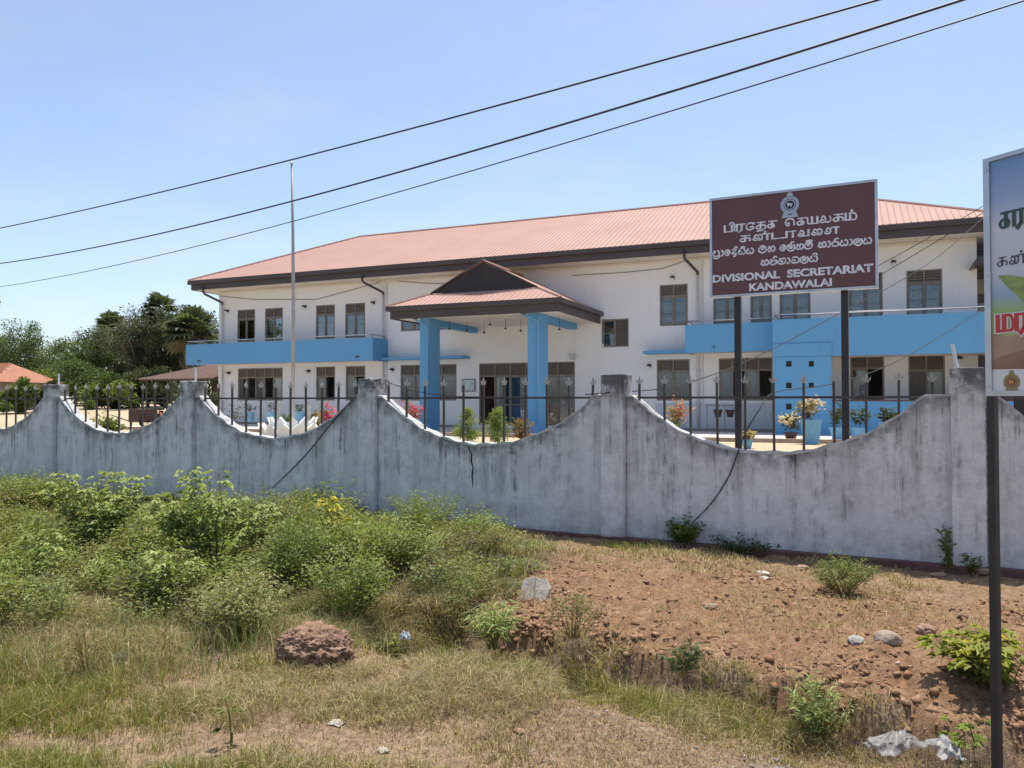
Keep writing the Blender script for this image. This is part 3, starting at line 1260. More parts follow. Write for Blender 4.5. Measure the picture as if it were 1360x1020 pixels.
u = EU0 + 0.15
while u < EU1 - 0.1:
    t = min(1.0, (u - EU0) / (R0 - EU0), (EU1 - u) / (EU1 - R1))
    rib_front(mb, u, 0.022, EV0, EV0 + HALF * t, ZE, ZE + (ZR - ZE) * t)
    u += 0.205
v_ = EV0 + 0.2
while v_ < EV1 - 0.1:
    t = 1 - abs(v_ - VR) / HALF
    for (ue, ur) in ((EU0, R0), (EU1, R1)):
        z1 = ZE + (ZR - ZE) * t
        u1 = ue + (ur - ue) * t
        w = 0.022
        mb.add([(ue, v_ - w, ZE), (ue, v_ + w, ZE), (ue, v_ + w * .5, ZE + .028), (ue, v_ - w * .5, ZE + .028),
                (u1, v_ - w, z1), (u1, v_ + w, z1), (u1, v_ + w * .5, z1 + .028), (u1, v_ - w * .5, z1 + .028)],
               [(0, 1, 2, 3), (1, 5, 6, 2), (3, 2, 6, 7), (0, 3, 7, 4)])
    v_ += 0.205
tag(mb.build('roof_ribs', M['rib'], roof), kind='stuff')
mb = MB()
for p, q in (((EU0, EV0, ZE), (R0, VR, ZR)), ((EU0, EV1, ZE), (R0, VR, ZR)), ((EU1, EV0, ZE), (R1, VR, ZR)), ((EU1, EV1, ZE), (R1, VR, ZR)), ((R0, VR, ZR), (R1, VR, ZR))):
    mb.tube([Vector(p) + Vector((0, 0, .015)), Vector(q) + Vector((0, 0, .02))], 0.055, 6)
mb.build('ridge_cap', M['rib'], roof)
# gutter, fascia and soffit
mb = MB()
o = 0.10
mb.box(EU0 + .1, EU1 - .1, EV0 + .10, EV0 + .16, 6.40, 6.68)
mb.box(EU0 + .1, EU1 - .1, EV1 - .16, EV1 - .10, 6.40, 6.68)
mb.box(EU0 + .1, EU0 + .16, EV0 + .16, EV1 - .16, 6.40, 6.68)
mb.box(EU1 - .16, EU1 - .1, EV0 + .16, EV1 - .16, 6.40, 6.68)
mb.build('fascia', M['fascia'], roof)
mb = MB()
mb.box(EU0 - .03, EU1 + .03, EV0 - .03, EV0 + .13, 6.66, 6.835)
mb.box(EU0 - .03, EU1 + .03, EV1 - .13, EV1 + .03, 6.66, 6.835)
mb.box(EU0 - .03, EU0 + .13, EV0 + .13, EV1 - .13, 6.66, 6.835)
mb.box(EU1 - .13, EU1 + .03, EV0 + .13, EV1 - .13, 6.66, 6.835)
mb.build('gutter', M['fascia'], roof, bevel=0.02)
mb = MB()
for k in range(28):
    ua = EU0 + .16 + k * (EU1 - EU0 - .32) / 28
    mb.box(ua + .006, ua + (EU1 - EU0 - .32) / 28 - .006, EV0 + .16, -0.002, ZS, ZS + .02)
mb.box(EU0 + .16, UL - .002, 0.0, EV1 - .16, ZS, ZS + .02)
mb.box(UR + .002, EU1 - .16, 0.0, EV1 - .16, ZS, ZS + .02)
mb.build('soffit', M['soffit'], roof)
mb = MB()
mb.box(UL, UR, -0.05, -0.003, ZS - .09, ZS - .01)
mb.build('cornice', M['soffit'], office)

# downpipes
def downpipe(ue, uw, zend, mtl, r=0.045):
    mb = MB()
    mb.tube([(ue, EV0 + .06, 6.5), (ue, EV0 + .06, 6.28), (ue + (uw - ue) * .15, EV0 + .12, 6.18), (uw, -0.10, 5.86), (uw, -0.085, 5.76)], 0.055, 8)
    mb.build('downpipe_elbow', M['fascia'], office, True)
    mb = MB()
    mb.tube([(uw, -0.085, 5.80), (uw, -0.085, zend)], r, 8)
    for z in (5.2, 3.9, 2.2, 1.0):
        if z > zend:
            mb.box(uw - .07, uw + .07, -0.13, -0.001, z, z + .03)
    mb.build('downpipe', mtl, office, True)


pvc = mat('downpipe_plastic', (0.55, 0.54, 0.53), (0.66, 0.65, 0.63), 3, 0.5)
downpipe(-22.72, -22.46, 0.1, pvc)
downpipe(-13.75, -13.32, 0.1, pvc)
downpipe(0.0, 0.30, 0.1, pvc)
mb = MB()
for uu in (-13.17, 0.47):
    mb.tube([(uu, -0.02, 6.3), (uu, -0.02, 0.3)], 0.022, 6)
mb.build('conduit', pvc, office)

# balconies -------------------------------------------------------
def balcony(u0, u1, v0, z0, z1, zfloor, name='balcony', left=True, right=True):
    mb = MB()
    t = 0.12
    mb.box(u0, u1, v0, v0 + t, z0, z1)
    if left:
        mb.box(u0, u0 + t, v0 + t, -0.001, z0, z1)
    if right:
        mb.box(u1 - t, u1, v0 + t, -0.001, z0, z1)
    o = mb.build(name, M['blue'], office)
    mb = MB()
    mb.box(u0 + t + .001, u1 - t - .001, v0 + t + .001, -0.001, z0 + 0.02, zfloor)
    mb.build('balcony_slab', M['soffit'], o)
    return o


def handrail(pts, z, parent, mtl, zb, step=1.6, r=0.024):
    mb = MB()
    mb.tube([(p[0], p[1], z) for p in pts], r, 8)
    for (a, b_) in zip(pts[:-1], pts[1:]):
        L = math.hypot(b_[0] - a[0], b_[1] - a[1])
        n = max(1, int(L / step))
        for k in range(n + 1):
            x = a[0] + (b_[0] - a[0]) * k / n
            y = a[1] + (b_[1] - a[1]) * k / n
            mb.tube([(x, y, zb - .03), (x, y, z)], 0.016, 6)
    mb.build('handrail', mtl, parent, True)


bl = balcony(-23.62, -13.11, -1.2, 2.82, 3.78, 3.05)
handrail([(-23.55, -0.1), (-23.55, -1.14), (-13.2, -1.14), (-13.2, -0.1)], 3.93, bl, M['steel'], 3.78)
mb = MB()
for uu in (-22.9, -14.0):
    mb.box(uu, uu + .22, -1.209, -1.199, 2.96, 3.02)
    mb.tube([(uu + .1, -1.30, 2.99), (uu + .1, -1.19, 2.99)], 0.025, 6)
mb.build('drain_spout', M['dark_metal'], bl)
br = balcony(0.045, 3.07, -1.2, 2.82, 3.81, 3.05, right=False)
handrail([(0.12, -0.1), (0.12, -1.14), (3.04, -1.14)], 3.95, br, M['steel'], 3.81)
mb = MB()
mb.tube([(1.05, -1.30, 3.0), (1.05, -1.19, 3.0)], 0.03, 6)
mb.build('drain_spout', M['dark_metal'], br)
bb = balcony(3.075, 9.9, -1.9, 2.565, 3.81, 3.05)
handrail([(3.14, -0.1), (3.14, -1.84), (9.84, -1.84)], 3.97, bb, M['chrome'], 3.81, r=0.034)
# blue screen wall with six square holes under the big balcony
U0, U1 = 3.10, 4.885
holes = []
for hx in ((1044, 1051.5), (1074, 1081)):
    for hy in ((479.5, 487), (508, 515.5), (536, 544)):
        a, zt = B(hx[0], hy[0], -1.9)
        c_, zb = B(hx[1], hy[1], -1.9)
        holes.append((a, c_, zb, zt))
us2 = sorted(set([U0, U1] + [h[0] for h in holes] + [h[1] for h in holes]))
zs2 = sorted(set([-0.2, 2.56] + [h[2] for h in holes] + [h[3] for h in holes]))
mb = MB()
for vv, flip in ((-1.93, False), (-1.75, True)):
    for i in range(len(us2) - 1):
        for j in range(len(zs2) - 1):
            uc = (us2[i] + us2[i + 1]) / 2
            zc = (zs2[j] + zs2[j + 1]) / 2
            if any(h[0] < uc < h[1] and h[2] < zc < h[3] for h in holes):
                continue
            q = [(us2[i], vv, zs2[j]), (us2[i + 1], vv, zs2[j]), (us2[i + 1], vv, zs2[j + 1]), (us2[i], vv, zs2[j + 1])]
            mb.quad(*(q[::-1] if flip else q))
for (a, c_, zb, zt) in holes + [(U0, U1, -0.2, 2.56)]:
    d0, d1 = -1.93, -1.75
    mb.add([(a, d0, zb), (c_, d0, zb), (c_, d0, zt), (a, d0, zt), (a, d1, zb), (c_, d1, zb), (c_, d1, zt), (a, d1, zt)],
           [(0, 4, 5, 1), (1, 5, 6, 2), (2, 6, 7, 3), (3, 7, 4, 0)])
mb.box(U0 - .012, U1 + .012, -1.945, -1.902, 2.57, 2.99)
scw = mb.build('screen_wall', M['blue'], office)
mb = MB()
for (a, c_, zb, zt) in holes:
    mb.box(a + .004, c_ - .004, -1.80, -1.77, zb + .004, zt - .004)  # added dark panels stand in for the shade behind the holes
tag(mb.build('hole_shade_panels', mat('hole_shade_dark', (0.03, 0.035, 0.045), None, rough=.6), scw), kind='stuff')
mb = MB()
mb.box(U1 + .01, 9.9, -1.88, -1.74, -0.2, 1.10)
mb.build('parapet', M['blue'], office)
mb = MB()
mb.box(U1 + .01, 9.9, -1.91, -1.71, 1.10, 1.14)
mb.build('parapet_coping', M['plinth'], office)
mb = MB()
mb.box(9.5, 9.9, -1.86, -0.01, -0.2, 2.56)
mb.build('column', M['fascia'], office)

# concrete sunshades
for (ua, ub) in ((-13.24, -9.13), (-1.63, 0.04)):
    mb = MB()
    mb.box(ua, ub, -0.6, -0.001, 2.86, 2.965)
    mb.build('sunshade', M['blue'], office, bevel=0.01)

# porch -----------------------------------------------------------
PU0, PU1, PV = -10.14, -3.35, -4.8
PZ = 4.55
PC = (PU0 + PU1) / 2
GV = -3.6
GH = 2.02
GZ0, GZ1 = 5.13, 6.15
mb = MB()
mb.quad((PU0, PV, PZ), (PU1, PV, PZ), (PC + GH, GV, GZ0), (PC - GH, GV, GZ0))          # skirt
mb.quad((PU0, -0.01, PZ), (PU0, PV, PZ), (PC - GH, GV, GZ0), (PC, GV - .18, GZ1), (PC, -0.01, GZ1))
mb.quad((PU1, PV, PZ), (PU1, -0.01, PZ), (PC, -0.01, GZ1), (PC, GV - .18, GZ1), (PC + GH, GV, GZ0))
porch = mb.build('porch_roof', M['roof'], office)
mb = MB()
u = PU0 + .12
while u < PU1 - .05:
    t = min(1.0, (u - PU0) / (PC - GH - PU0), (PU1 - u) / (PU1 - PC - GH))
    rib_front(mb, u, 0.022, PV, PV + (GV - PV) * t, PZ, PZ + (GZ0 - PZ) * t)
    u += 0.205
tag(mb.build('roof_ribs', M['rib'], porch), kind='stuff')
mb = MB()
mb.add([(PC - GH - .1, GV - .10, GZ0 - .02), (PC, GV - .10, GZ0 - .14), (PC + GH + .1, GV - .10, GZ0 - .02), (PC, GV - .10, GZ1 + .03)], [(0, 1, 2, 3)])
mb.build('gable', mat('gable_board', (0.020, 0.016, 0.017), (0.034, 0.027, 0.027), 2, 0.6), porch)
mb = MB()
for s in (-1, 1):
    mb.tube([(PC + s * GH, GV, GZ0 + .02), (PC + s * 3.395, PV, PZ + .02)], 0.045, 6)
    mb.build('hip_cap', M['rib'], porch)
    mb = MB()
mb.tube([(PC, GV - .16, GZ1 + .04), (PC, -0.02, GZ1 + .04)], 0.05, 6)
mb.build('ridge_cap', M['rib'], porch)
mb = MB()
for s in (-1, 1):
    mb = MB()
    mb.tube([(PC + s * (GH + .12), GV - .14, GZ0 - .02), (PC, GV - .16, GZ1 + .05)], 0.03, 6)
    mb.build('bargeboard', M['fascia'], porch)
mb = MB()
mb.box(PU0 + .10, PU1 - .10, PV + .10, PV + .16, 4.10, 4.40)
mb.box(PU0 + .10, PU0 + .16, PV + .16, -0.002, 4.10, 4.40)
mb.box(PU1 - .16, PU1 - .10, PV + .16, -0.002, 4.10, 4.40)
mb.build('fascia', M['fascia'], porch)
mb = MB()
mb.box(PU0 - .03, PU1 + .03, PV - .03, PV + .13, 4.385, 4.56)
mb.box(PU0 - .03, PU0 + .13, PV + .13, -0.003, 4.385, 4.56)
mb.box(PU1 - .13, PU1 + .03, PV + .13, -0.003, 4.385, 4.56)
mb.build('gutter', M['fascia'], porch, bevel=0.02)
mb = MB()
mb.box(PU0 + .16, PU1 - .16, PV + .16, -0.004, 4.15, 4.17)
mb.build('soffit', M['soffit'], porch)
for (ua, ub) in ((-9.08, -8.70), (-4.80, -4.36)):
    mb = MB()
    mb.box(ua, ub, -4.2, -3.35, -0.1, 4.15)
    pil = mb.build('pillar', M['blue'], office, bevel=0.01)
    mb = MB()
    mb.box(ua + .05, ub - .05, -3.34, -0.01, 3.92, 4.149)
    mb.build('beam', M['blue'], pil)
    mb = MB()
    um = ub - .02
    mb.tube([(ua + .02, -4.55, 4.2), (ua + .02, -4.55, 4.05), (um, -4.27, 3.85), (um, -4.26, 3.7), (um, -4.26, 0.3)], 0.04, 8)
    mb.build('downpipe', M['blue'], pil, True)
    mb = MB()
    mb.box(ua - .06, ua + .10, -4.66, -4.5, 4.08, 4.36)
    mb.build('rainwater_head', M['fascia'], pil)
# pendant bulbs under the porch ceiling
shade = mat('bulb_socket', (0.02, 0.02, 0.02), None, rough=0.5)
bulb = mat('bulb_glass', (0.75, 0.75, 0.72), None, rough=0.15)
for (px, py, v) in ((597, 437, -3.0), (620, 440, -2.4), (643, 442, -2.2), (651, 432, -3.4), (671.5, 437, -3.0), (691.5, 440, -2.4), (743, 438, -2.6)):
    uu, zz = B(px, py, v)
    mb = MB()
    mb.tube([(uu, v, 4.15), (uu, v, zz + .05)], 0.008, 5)
    mb.lathe([(0.02, 0.06), (0.05, 0.02), (0.055, -0.01)], 8, (uu, v, zz))
    p = mb.build('pendant_lamp', shade, office)
    mb = MB()
    mb.lathe([(0.015, 0.01), (0.04, -0.03), (0.04, -0.06), (0.015, -0.085)], 8, (uu, v, zz))
    mb.build('bulb', bulb, p, True)
# wall lamps, flood light, notice board
for (px, py) in ((303, 414), (405.8, 408.3), (496.7, 403.3), (305, 496.5), (410.8, 494), (521.8, 492), (894, 370), (863, 487), (1186.6, 349.8), (1273.9, 477.4)):
    uu, zz = B(px, py)
    mb = MB()
    mb.box(uu - .05, uu + .05, -0.03, -0.001, zz - .02, zz + .10)
    mb.tube([(uu, -0.03, zz + .05), (uu, -0.14, zz + .07)], 0.018, 6)
    mb.lathe([(0.03, 0.09), (0.085, 0.05), (0.09, 0.02)], 10, (uu, -0.15, zz))
    p = mb.build('wall_lamp', shade, office)
    mb = MB()
    mb.lathe([(0.03, 0.02), (0.055, -0.03), (0.05, -0.08), (0.02, -0.11)], 10, (uu, -0.15, zz))
    mb.build('bulb', bulb, p, True)
uu, zz = B(761.5, 473.7)
mb = MB()
mb.cbox((uu, -0.14, zz), (0.24, 0.08, 0.20), Matrix.Rotation(0.3, 3, 'X'))
mb.box(uu - .03, uu + .03, -0.10, -0.001, zz - .12, zz - .08)
mb.build('flood_light', M['steel'], office)
a, c_, zb, zt = rect(613.8, 503.4, 631.6, 520)
mb = MB()
mb.box(a, c_, -0.05, -0.002, zb, zt)
nbd = mb.build('notice_board', M['frame'], office)
mb = MB()
mb.box(a + .04, c_ - .04, -0.056, -0.051, zb + .04, zt - .04)
mb.build('notice_sheet', mat('notice_paper', (0.30, 0.42, 0.45), (0.6, 0.68, 0.68), 3, 0.3), nbd)
# streaky cables on the upper wall
for pts in (((513, 372), (560, 376), (620, 378)), ((760, 366), (830, 362), (880, 357), (912, 346)), ((290, 393), (340, 398), (420, 398), (505, 375))):
    mb = MB()
    L = [B(*p) for p in pts]
    mb.tube([(u_, -0.03, z_) for u_, z_ in L], 0.010, 5)
    mb.build('wall_cable', M['cable'], office)
# blue water stain stubs below the small window
uu, zz = B(801, 462)
mb = MB()
mb.box(uu - .03, uu + .04, -0.03, -0.001, zz - .06, zz + .16)
mb.build('bracket', pvc, office)
# lean-to bay beyond the right-hand end
mb = MB()
mb.box(9.26, 12.2, 1.2, 5.0, -0.3, 6.2)
ann = mb.build('stair_bay', mat('stair_bay_cladding', (0.045, 0.04, 0.04), (0.075, 0.065, 0.062), 2, 0.6, stretch=(3, 3, .4)), office)
mb = MB()
mb.prism([(9.0, 5.35), (9.15, 5.62), (12.3, 6.35), (12.3, 6.2)], -0.9, 1.19)
mb.build('awning', M['fascia'], ann)
for k, z in enumerate((3.9, 4.7, 5.5)):
    mb = MB()
    mb.box(9.27, 10.4, 1.15, 1.198, z, z + .5)
    mb.build('vent_panel', M['frame'], ann)
# ------------------------------------------------------------------ lettering helpers
print('signs')


def text_mesh(body, u0, u1, z0, h, y, bold=0.012, ref=None):
    """flat letters from u0 to u1 on baseline z0, cap height h, facing -y"""
    cu = bpy.data.curves.new('lettering', 'FONT')
    cu.body = body
    cu.size = 1.0
    cu.offset = bold
    cu.extrude = 0.0
    cu.resolution_u = 4
    to = bpy.data.objects.new('lettering', cu)
    COL.objects.link(to)
    bpy.context.view_layer.update()
    dg = bpy.context.evaluated_depsgraph_get()
    me = bpy.data.meshes.new_from_object(to.evaluated_get(dg))
    COL.objects.unlink(to)
    bpy.data.objects.remove(to)
    n = len(me.vertices)
    co = np.empty(n * 3, np.float32)
    me.vertices.foreach_get('co', co)
    co = co.reshape(-1, 3)
    x0, x1 = co[:, 0].min(), co[:, 0].max()
    cap = ref if ref else 0.70
    out = np.empty_like(co)
    out[:, 0] = u0 + (co[:, 0] - x0) / (x1 - x0) * (u1 - u0)
    out[:, 1] = y
    out[:, 2] = z0 + co[:, 1] / cap * h
    me.vertices.foreach_set('co', out.ravel())
    me.update()
    return me


def spline(pts, n=7):
    P = [Vector((p[0], p[1], 0)) for p in pts]
    P = [P[0] * 2 - P[1]] + P + [P[-1] * 2 - P[-2]]
    out = []
    for i in range(1, len(P) - 2):
        for k in range(n):
            t = k / n
            a, b, c, d = P[i - 1], P[i], P[i + 1], P[i + 2]
            out.append(0.5 * ((2 * b) + (c - a) * t + (2 * a - 5 * b + 4 * c - d) * t * t + (3 * b - a - 3 * c + d) * t ** 3))
    out.append(P[-2])
    return out


def ribbon(mb, pts, w, y):
    """flat stroke of width w through 2-D points in the (x,z) plane"""
    n = len(pts)
    v = []
    for i, p in enumerate(pts):
        d = pts[min(i + 1, n - 1)] - pts[max(i - 1, 0)]
        d = d.normalized() if d.length > 1e-9 else Vector((1, 0, 0))
        nn = Vector((-d.y, d.x, 0)) * w / 2
        v += [(p.x + nn.x, y, p.y + nn.y), (p.x - nn.x, y, p.y - nn.y)]
    mb.add(v, [(2 * i, 2 * i + 1, 2 * i + 3, 2 * i + 2) for i in range(n - 1)])


HOOK = [(.55, .95), (.55, 1.25), (.75, 1.38), (.95, 1.25)]
LA = [(.6, .55), (.4, .65), (.3, .4), (.55, .3), (.72, .6), (.5, .95), (.1, .75), (.02, .3), (.4, -.15), (.8, -.05), (1.0, .45), (.88, .95)]
YA = [(.15, .92), (.3, .7), (.05, .45), (.1, .1), (.4, .0), (.52, .35), (.56, .05), (.85, .05), (.97, .5), (.78, .92), (.6, .78)]
MA = [(.3, .68), (.5, .52), (.7, .72), (.5, .92), (.2, .88), (0, .5), (.15, .1), (.5, -.04), (.85, .1), (1, .5), (.88, .95), (.6, 1.14), (.25, 1.12)]
KA = [[(.05, .75), (.3, .87), (.26, .58), (.02, .3), (.3, .02), (.55, .2), (.5, .6), (.25, .48)], [(.5, .6), (.75, .92), (1., .5), (.82, .05), (.58, .05)]]
NA = [(.05, .72), (.3, .87), (.3, .56), (.05, .3), (.35, .0), (.72, .1), (.92, .42), (.8, .74), (.5, .52)]
SINH = {
    'pra': ([[(.1, .75), (.3, .97), (.36, .7), (.12, .6), (.02, .35), (.3, .02), (.75, .05), (.94, .4), (.86, .85), (.64, .97)], [(.05, -.18), (.3, -.36), (.7, -.34), (.94, -.12), (.93, .2)]], 1.12),
    'aa': ([[(.05, .92), (.3, .86), (.38, .45), (.25, .05), (.0, .0)]], .58),
    'e': ([[(.62, .5), (.4, .62), (.32, .38), (.6, .25), (.75, .55), (.5, .97), (.15, .8), (.0, .4), (.2, .05), (.6, .0)]], .90),
    'de': ([[(.1, .92), (.5, .97), (.65, .75), (.3, .5), (.1, .3), (.4, .15), (.75, .2), (.55, -.2), (.3, -.3)], [(.45, 1.0), (.5, 1.34), (.8, 1.34), (.72, 1.1)]], .92),
    'shii': ([[(.05, .6), (.25, .72), (.2, .4), (.05, .3), (.3, .0), (.55, .25), (.45, .55), (.7, .0), (1.0, .2), (.97, .7), (.6, 1.07), (.3, .97)], [(.4, 1.07), (.7, 1.34), (1.0, 1.07)]], 1.15),
    'ya': ([YA], 1.12),
    'ma': ([MA], 1.15),
    'ha': ([[(.05, .8), (.25, .92), (.3, .6), (.05, .35), (.3, .02), (.55, .3), (.5, .7), (.8, .97), (1.0, .5), (.87, .1), (.65, .1)]], 1.12),
    'lhal': ([LA, HOOK], 1.12),
    'la': ([LA], 1.12),
    'ka': (KA, 1.12),
    'mhal': ([MA, [(.25, 1.12), (.3, 1.32), (.95, 1.36), (.9, 1.1)]], 1.2),
    'ra': ([[(.5, .0), (.1, .15), (.05, .6), (.4, .77), (.77, .6), (.82, .2), (.5, .0)], [(.4, .77), (.35, 1.07), (.6, 1.3), (.88, 1.18)]], .98),
    'nhal': ([NA, HOOK], 1.08),
    'nda': ([[(.1, .85), (.35, .92), (.3, .6), (.05, .5), (.05, .15), (.4, .0), (.8, .1), (.97, .55), (.75, .97), (.5, .8)], [(.35, .3), (.58, .48), (.52, .2)]], 1.08),
    'va': ([[(.1, .85), (.5, 1.02), (.92, .7), (.87, .15), (.4, .0), (.05, .15), (.1, .45), (.35, .5), (.5, .3)]], 1.1),
    'yi': ([YA, [(.4, 1.02), (.55, 1.32), (.85, 1.32), (.98, 1.0)]], 1.1),
    ' ': ([], .55),
}


def sinhala(words, u0, u1, z0, h, y, w):
    tot = sum(SINH[g][1] for g in words)
    kx = (u1 - u0) / tot
    mb = MB()
    x = u0
    for g in words:
        strokes, adv = SINH[g]
        for st in strokes:
            pts = [Vector((x + p.x * kx, z0 + p.y * h, 0)) for p in spline(st)]
            ribbon(mb, pts, w, y)
        x += adv * kx
    return mb.mesh('lettering')


# Tamil letters as strokes; a tuple ('L', ...) keeps its corners
def LN(*p):
    return ('L',) + p


T_EYE = [(.15, .62), (.33, .98), (.56, .62), (.5, .15), (.25, .0), (.04, .2), (.2, .44), (.42, .34)]
TAM = {
    'pi': ([LN((0, 1), (0, 0), (.8, 0), (.8, 1)), [(.5, 1.1), (.72, 1.42), (1.0, 1.3), (1.08, .8), (1.08, .4), (1.08, 0)]], 1.35),
    'ra': ([LN((0, 0), (0, 1), (.9, 1)), LN((.55, 1), (.55, .1), (.25, -.22))], 1.05),
    'ee': ([[(.72, .8), (.9, .95), (.6, 1.06), (.2, .95), (.02, .5), (.2, .05), (.6, .0), (.85, .25), (.65, .48), (.42, .3)]], 1.1),
    'ta': ([LN((.15, 1), (.95, 1)), LN((.5, 1), (.5, .05)), [(.5, .03), (.2, .0), (.02, .25), (.2, .5), (.55, .56), (.95, .5), (1.02, .12), (.7, -.22), (.05, -.38)]], 1.25),
    'ca': ([LN((.15, 1), (1.0, 1)), LN((.5, 1), (.5, .05)), [(.5, .55), (.2, .5), (.02, .25), (.2, .0), (.5, .0), (.68, .1), (.7, .4), (.5, .55)]], 1.12),
    'u': ([[(.0, .02), (.3, -.3), (.7, -.2), (.72, .3), (.4, .35)]], .9),
    'e': ([[(.52, .32), (.3, .45), (.12, .25), (.3, .02), (.5, .15)], [(.12, .25), (.05, .65), (.35, 1.08), (.8, .98), (.95, .55), (.95, 0)]], 1.25),
    'ya': ([[(0, 1), (0, .5), (.03, .12), (.2, .0), (.45, .0)], LN((.45, 1), (.45, 0), (1.0, 0), (1.0, 1))], 1.25),
    'la': ([[(.15, .62), (.35, .98), (.58, .62), (.52, .15), (.25, .0), (.04, .2), (.2, .44), (.42, .34)], [(.55, .3), (.62, .04), (.95, .02), (1.12, .45), (1.0, .95)]], 1.35),
    'ka': ([LN((.15, 1), (.95, 1)), LN((.5, 1), (.5, .05)), [(.5, .03), (.2, .0), (.02, .25), (.2, .5), (.55, .56), (.92, .5), (1.02, .22), (.9, .0)]], 1.25),
    'm': ([LN((0, 1), (0, 0), (.9, 0)), LN((.45, 0), (.45, 1)), [(.45, 1), (.85, 1.0), (1.05, .6), (1.02, .12), (.82, 0)]], 1.3),
    'dot': ([[(-.78, 1.36), (-.70, 1.44), (-.62, 1.36), (-.70, 1.28), (-.78, 1.36)]], 0.0),
    'nna': ([T_EYE, [(.52, .6), (.7, .98), (.92, .62), (.86, .1), (.62, .02), (.56, .25), (.74, .36)], [(.9, .62), (1.0, 1.0), (1.3, 1.0), (1.7, 1.0)], LN((1.42, 1), (1.42, 0))], 1.9),
    'tta': ([LN((0, 1), (0, 0), (1.15, 0))], 1.35),
    'aa': ([LN((0, 0), (0, 1), (.85, 1)), LN((.6, 1), (.6, 0))], 1.05),
    'va': ([T_EYE, LN((.25, .0), (1.0, .0), (1.0, 1))], 1.25),
    'ai': ([T_EYE, [(.54, .6), (.74, .98), (.98, .62), (.92, .12), (.66, .0), (.6, .25), (.8, .36)]], 1.2),
    'lla': ([T_EYE, [(.54, .6), (.64, 1.0), (.9, 1.0), (1.35, 1.0)], LN((1.05, 1), (1.05, 0))], 1.45),
    'ma_': ([LN((0, 1), (0, 0), (.9, 0)), LN((.45, 0), (.45, 1)), [(.45, 1), (.85, 1.0), (1.05, .6), (1.02, .12), (.82, 0)]], 1.3),
    ' ': ([], .75),
}


def tamil(glyphs, u0, u1, z0, h, y, w):
    tot = sum(TAM[g][1] for g in glyphs)
    kx = (u1 - u0) / tot
    mb = MB()
    x = u0
    for g in glyphs:
        strokes, adv = TAM[g]
        for st in strokes:
            if st[0] == 'L':
                P = []
                for (a, b_) in zip(st[1:-1], st[2:]):
                    ex = .5 * w / max(math.hypot((b_[0] - a[0]) * kx, (b_[1] - a[1]) * h), 1e-6)
                    q0 = Vector((x + (a[0] - (b_[0] - a[0]) * ex) * kx, z0 + (a[1] - (b_[1] - a[1]) * ex) * h, 0))
                    q1 = Vector((x + (b_[0] + (b_[0] - a[0]) * ex) * kx, z0 + (b_[1] + (b_[1] - a[1]) * ex) * h, 0))
                    # upright strokes are thick, level ones thin, as in the painted letters
                    upright = abs(q1.y - q0.y) > abs(q1.x - q0.x)
                    ribbon(mb, [q0, q1], w * (1.5 if upright else .8), y - (.0004 if upright else 0))
            else:
                P = [Vector((x + p.x * kx, z0 + p.y * h, 0)) for p in spline(st)]
                ribbon(mb, P, w, y - .0002)
                if g == 'dot':
                    ribbon(mb, [P[0], P[-1] + Vector((w * .5, 0, 0))], w * 1.2, y - .0003)
        x += adv * kx
    return mb.mesh('lettering')


def disc(mb, cx, cz, r0, r1, y, n=28, a0=0.0, a1=2 * math.pi, sq=1.0):
    v = []
    for k in range(n + 1):
        a = a0 + (a1 - a0) * k / n
        v += [(cx + r0 * math.cos(a), y, cz + r0 * math.sin(a) * sq), (cx + r1 * math.cos(a), y, cz + r1 * math.sin(a) * sq)]
    mb.add(v, [(2 * k, 2 * k + 1, 2 * k + 3, 2 * k + 2) for k in range(n)])


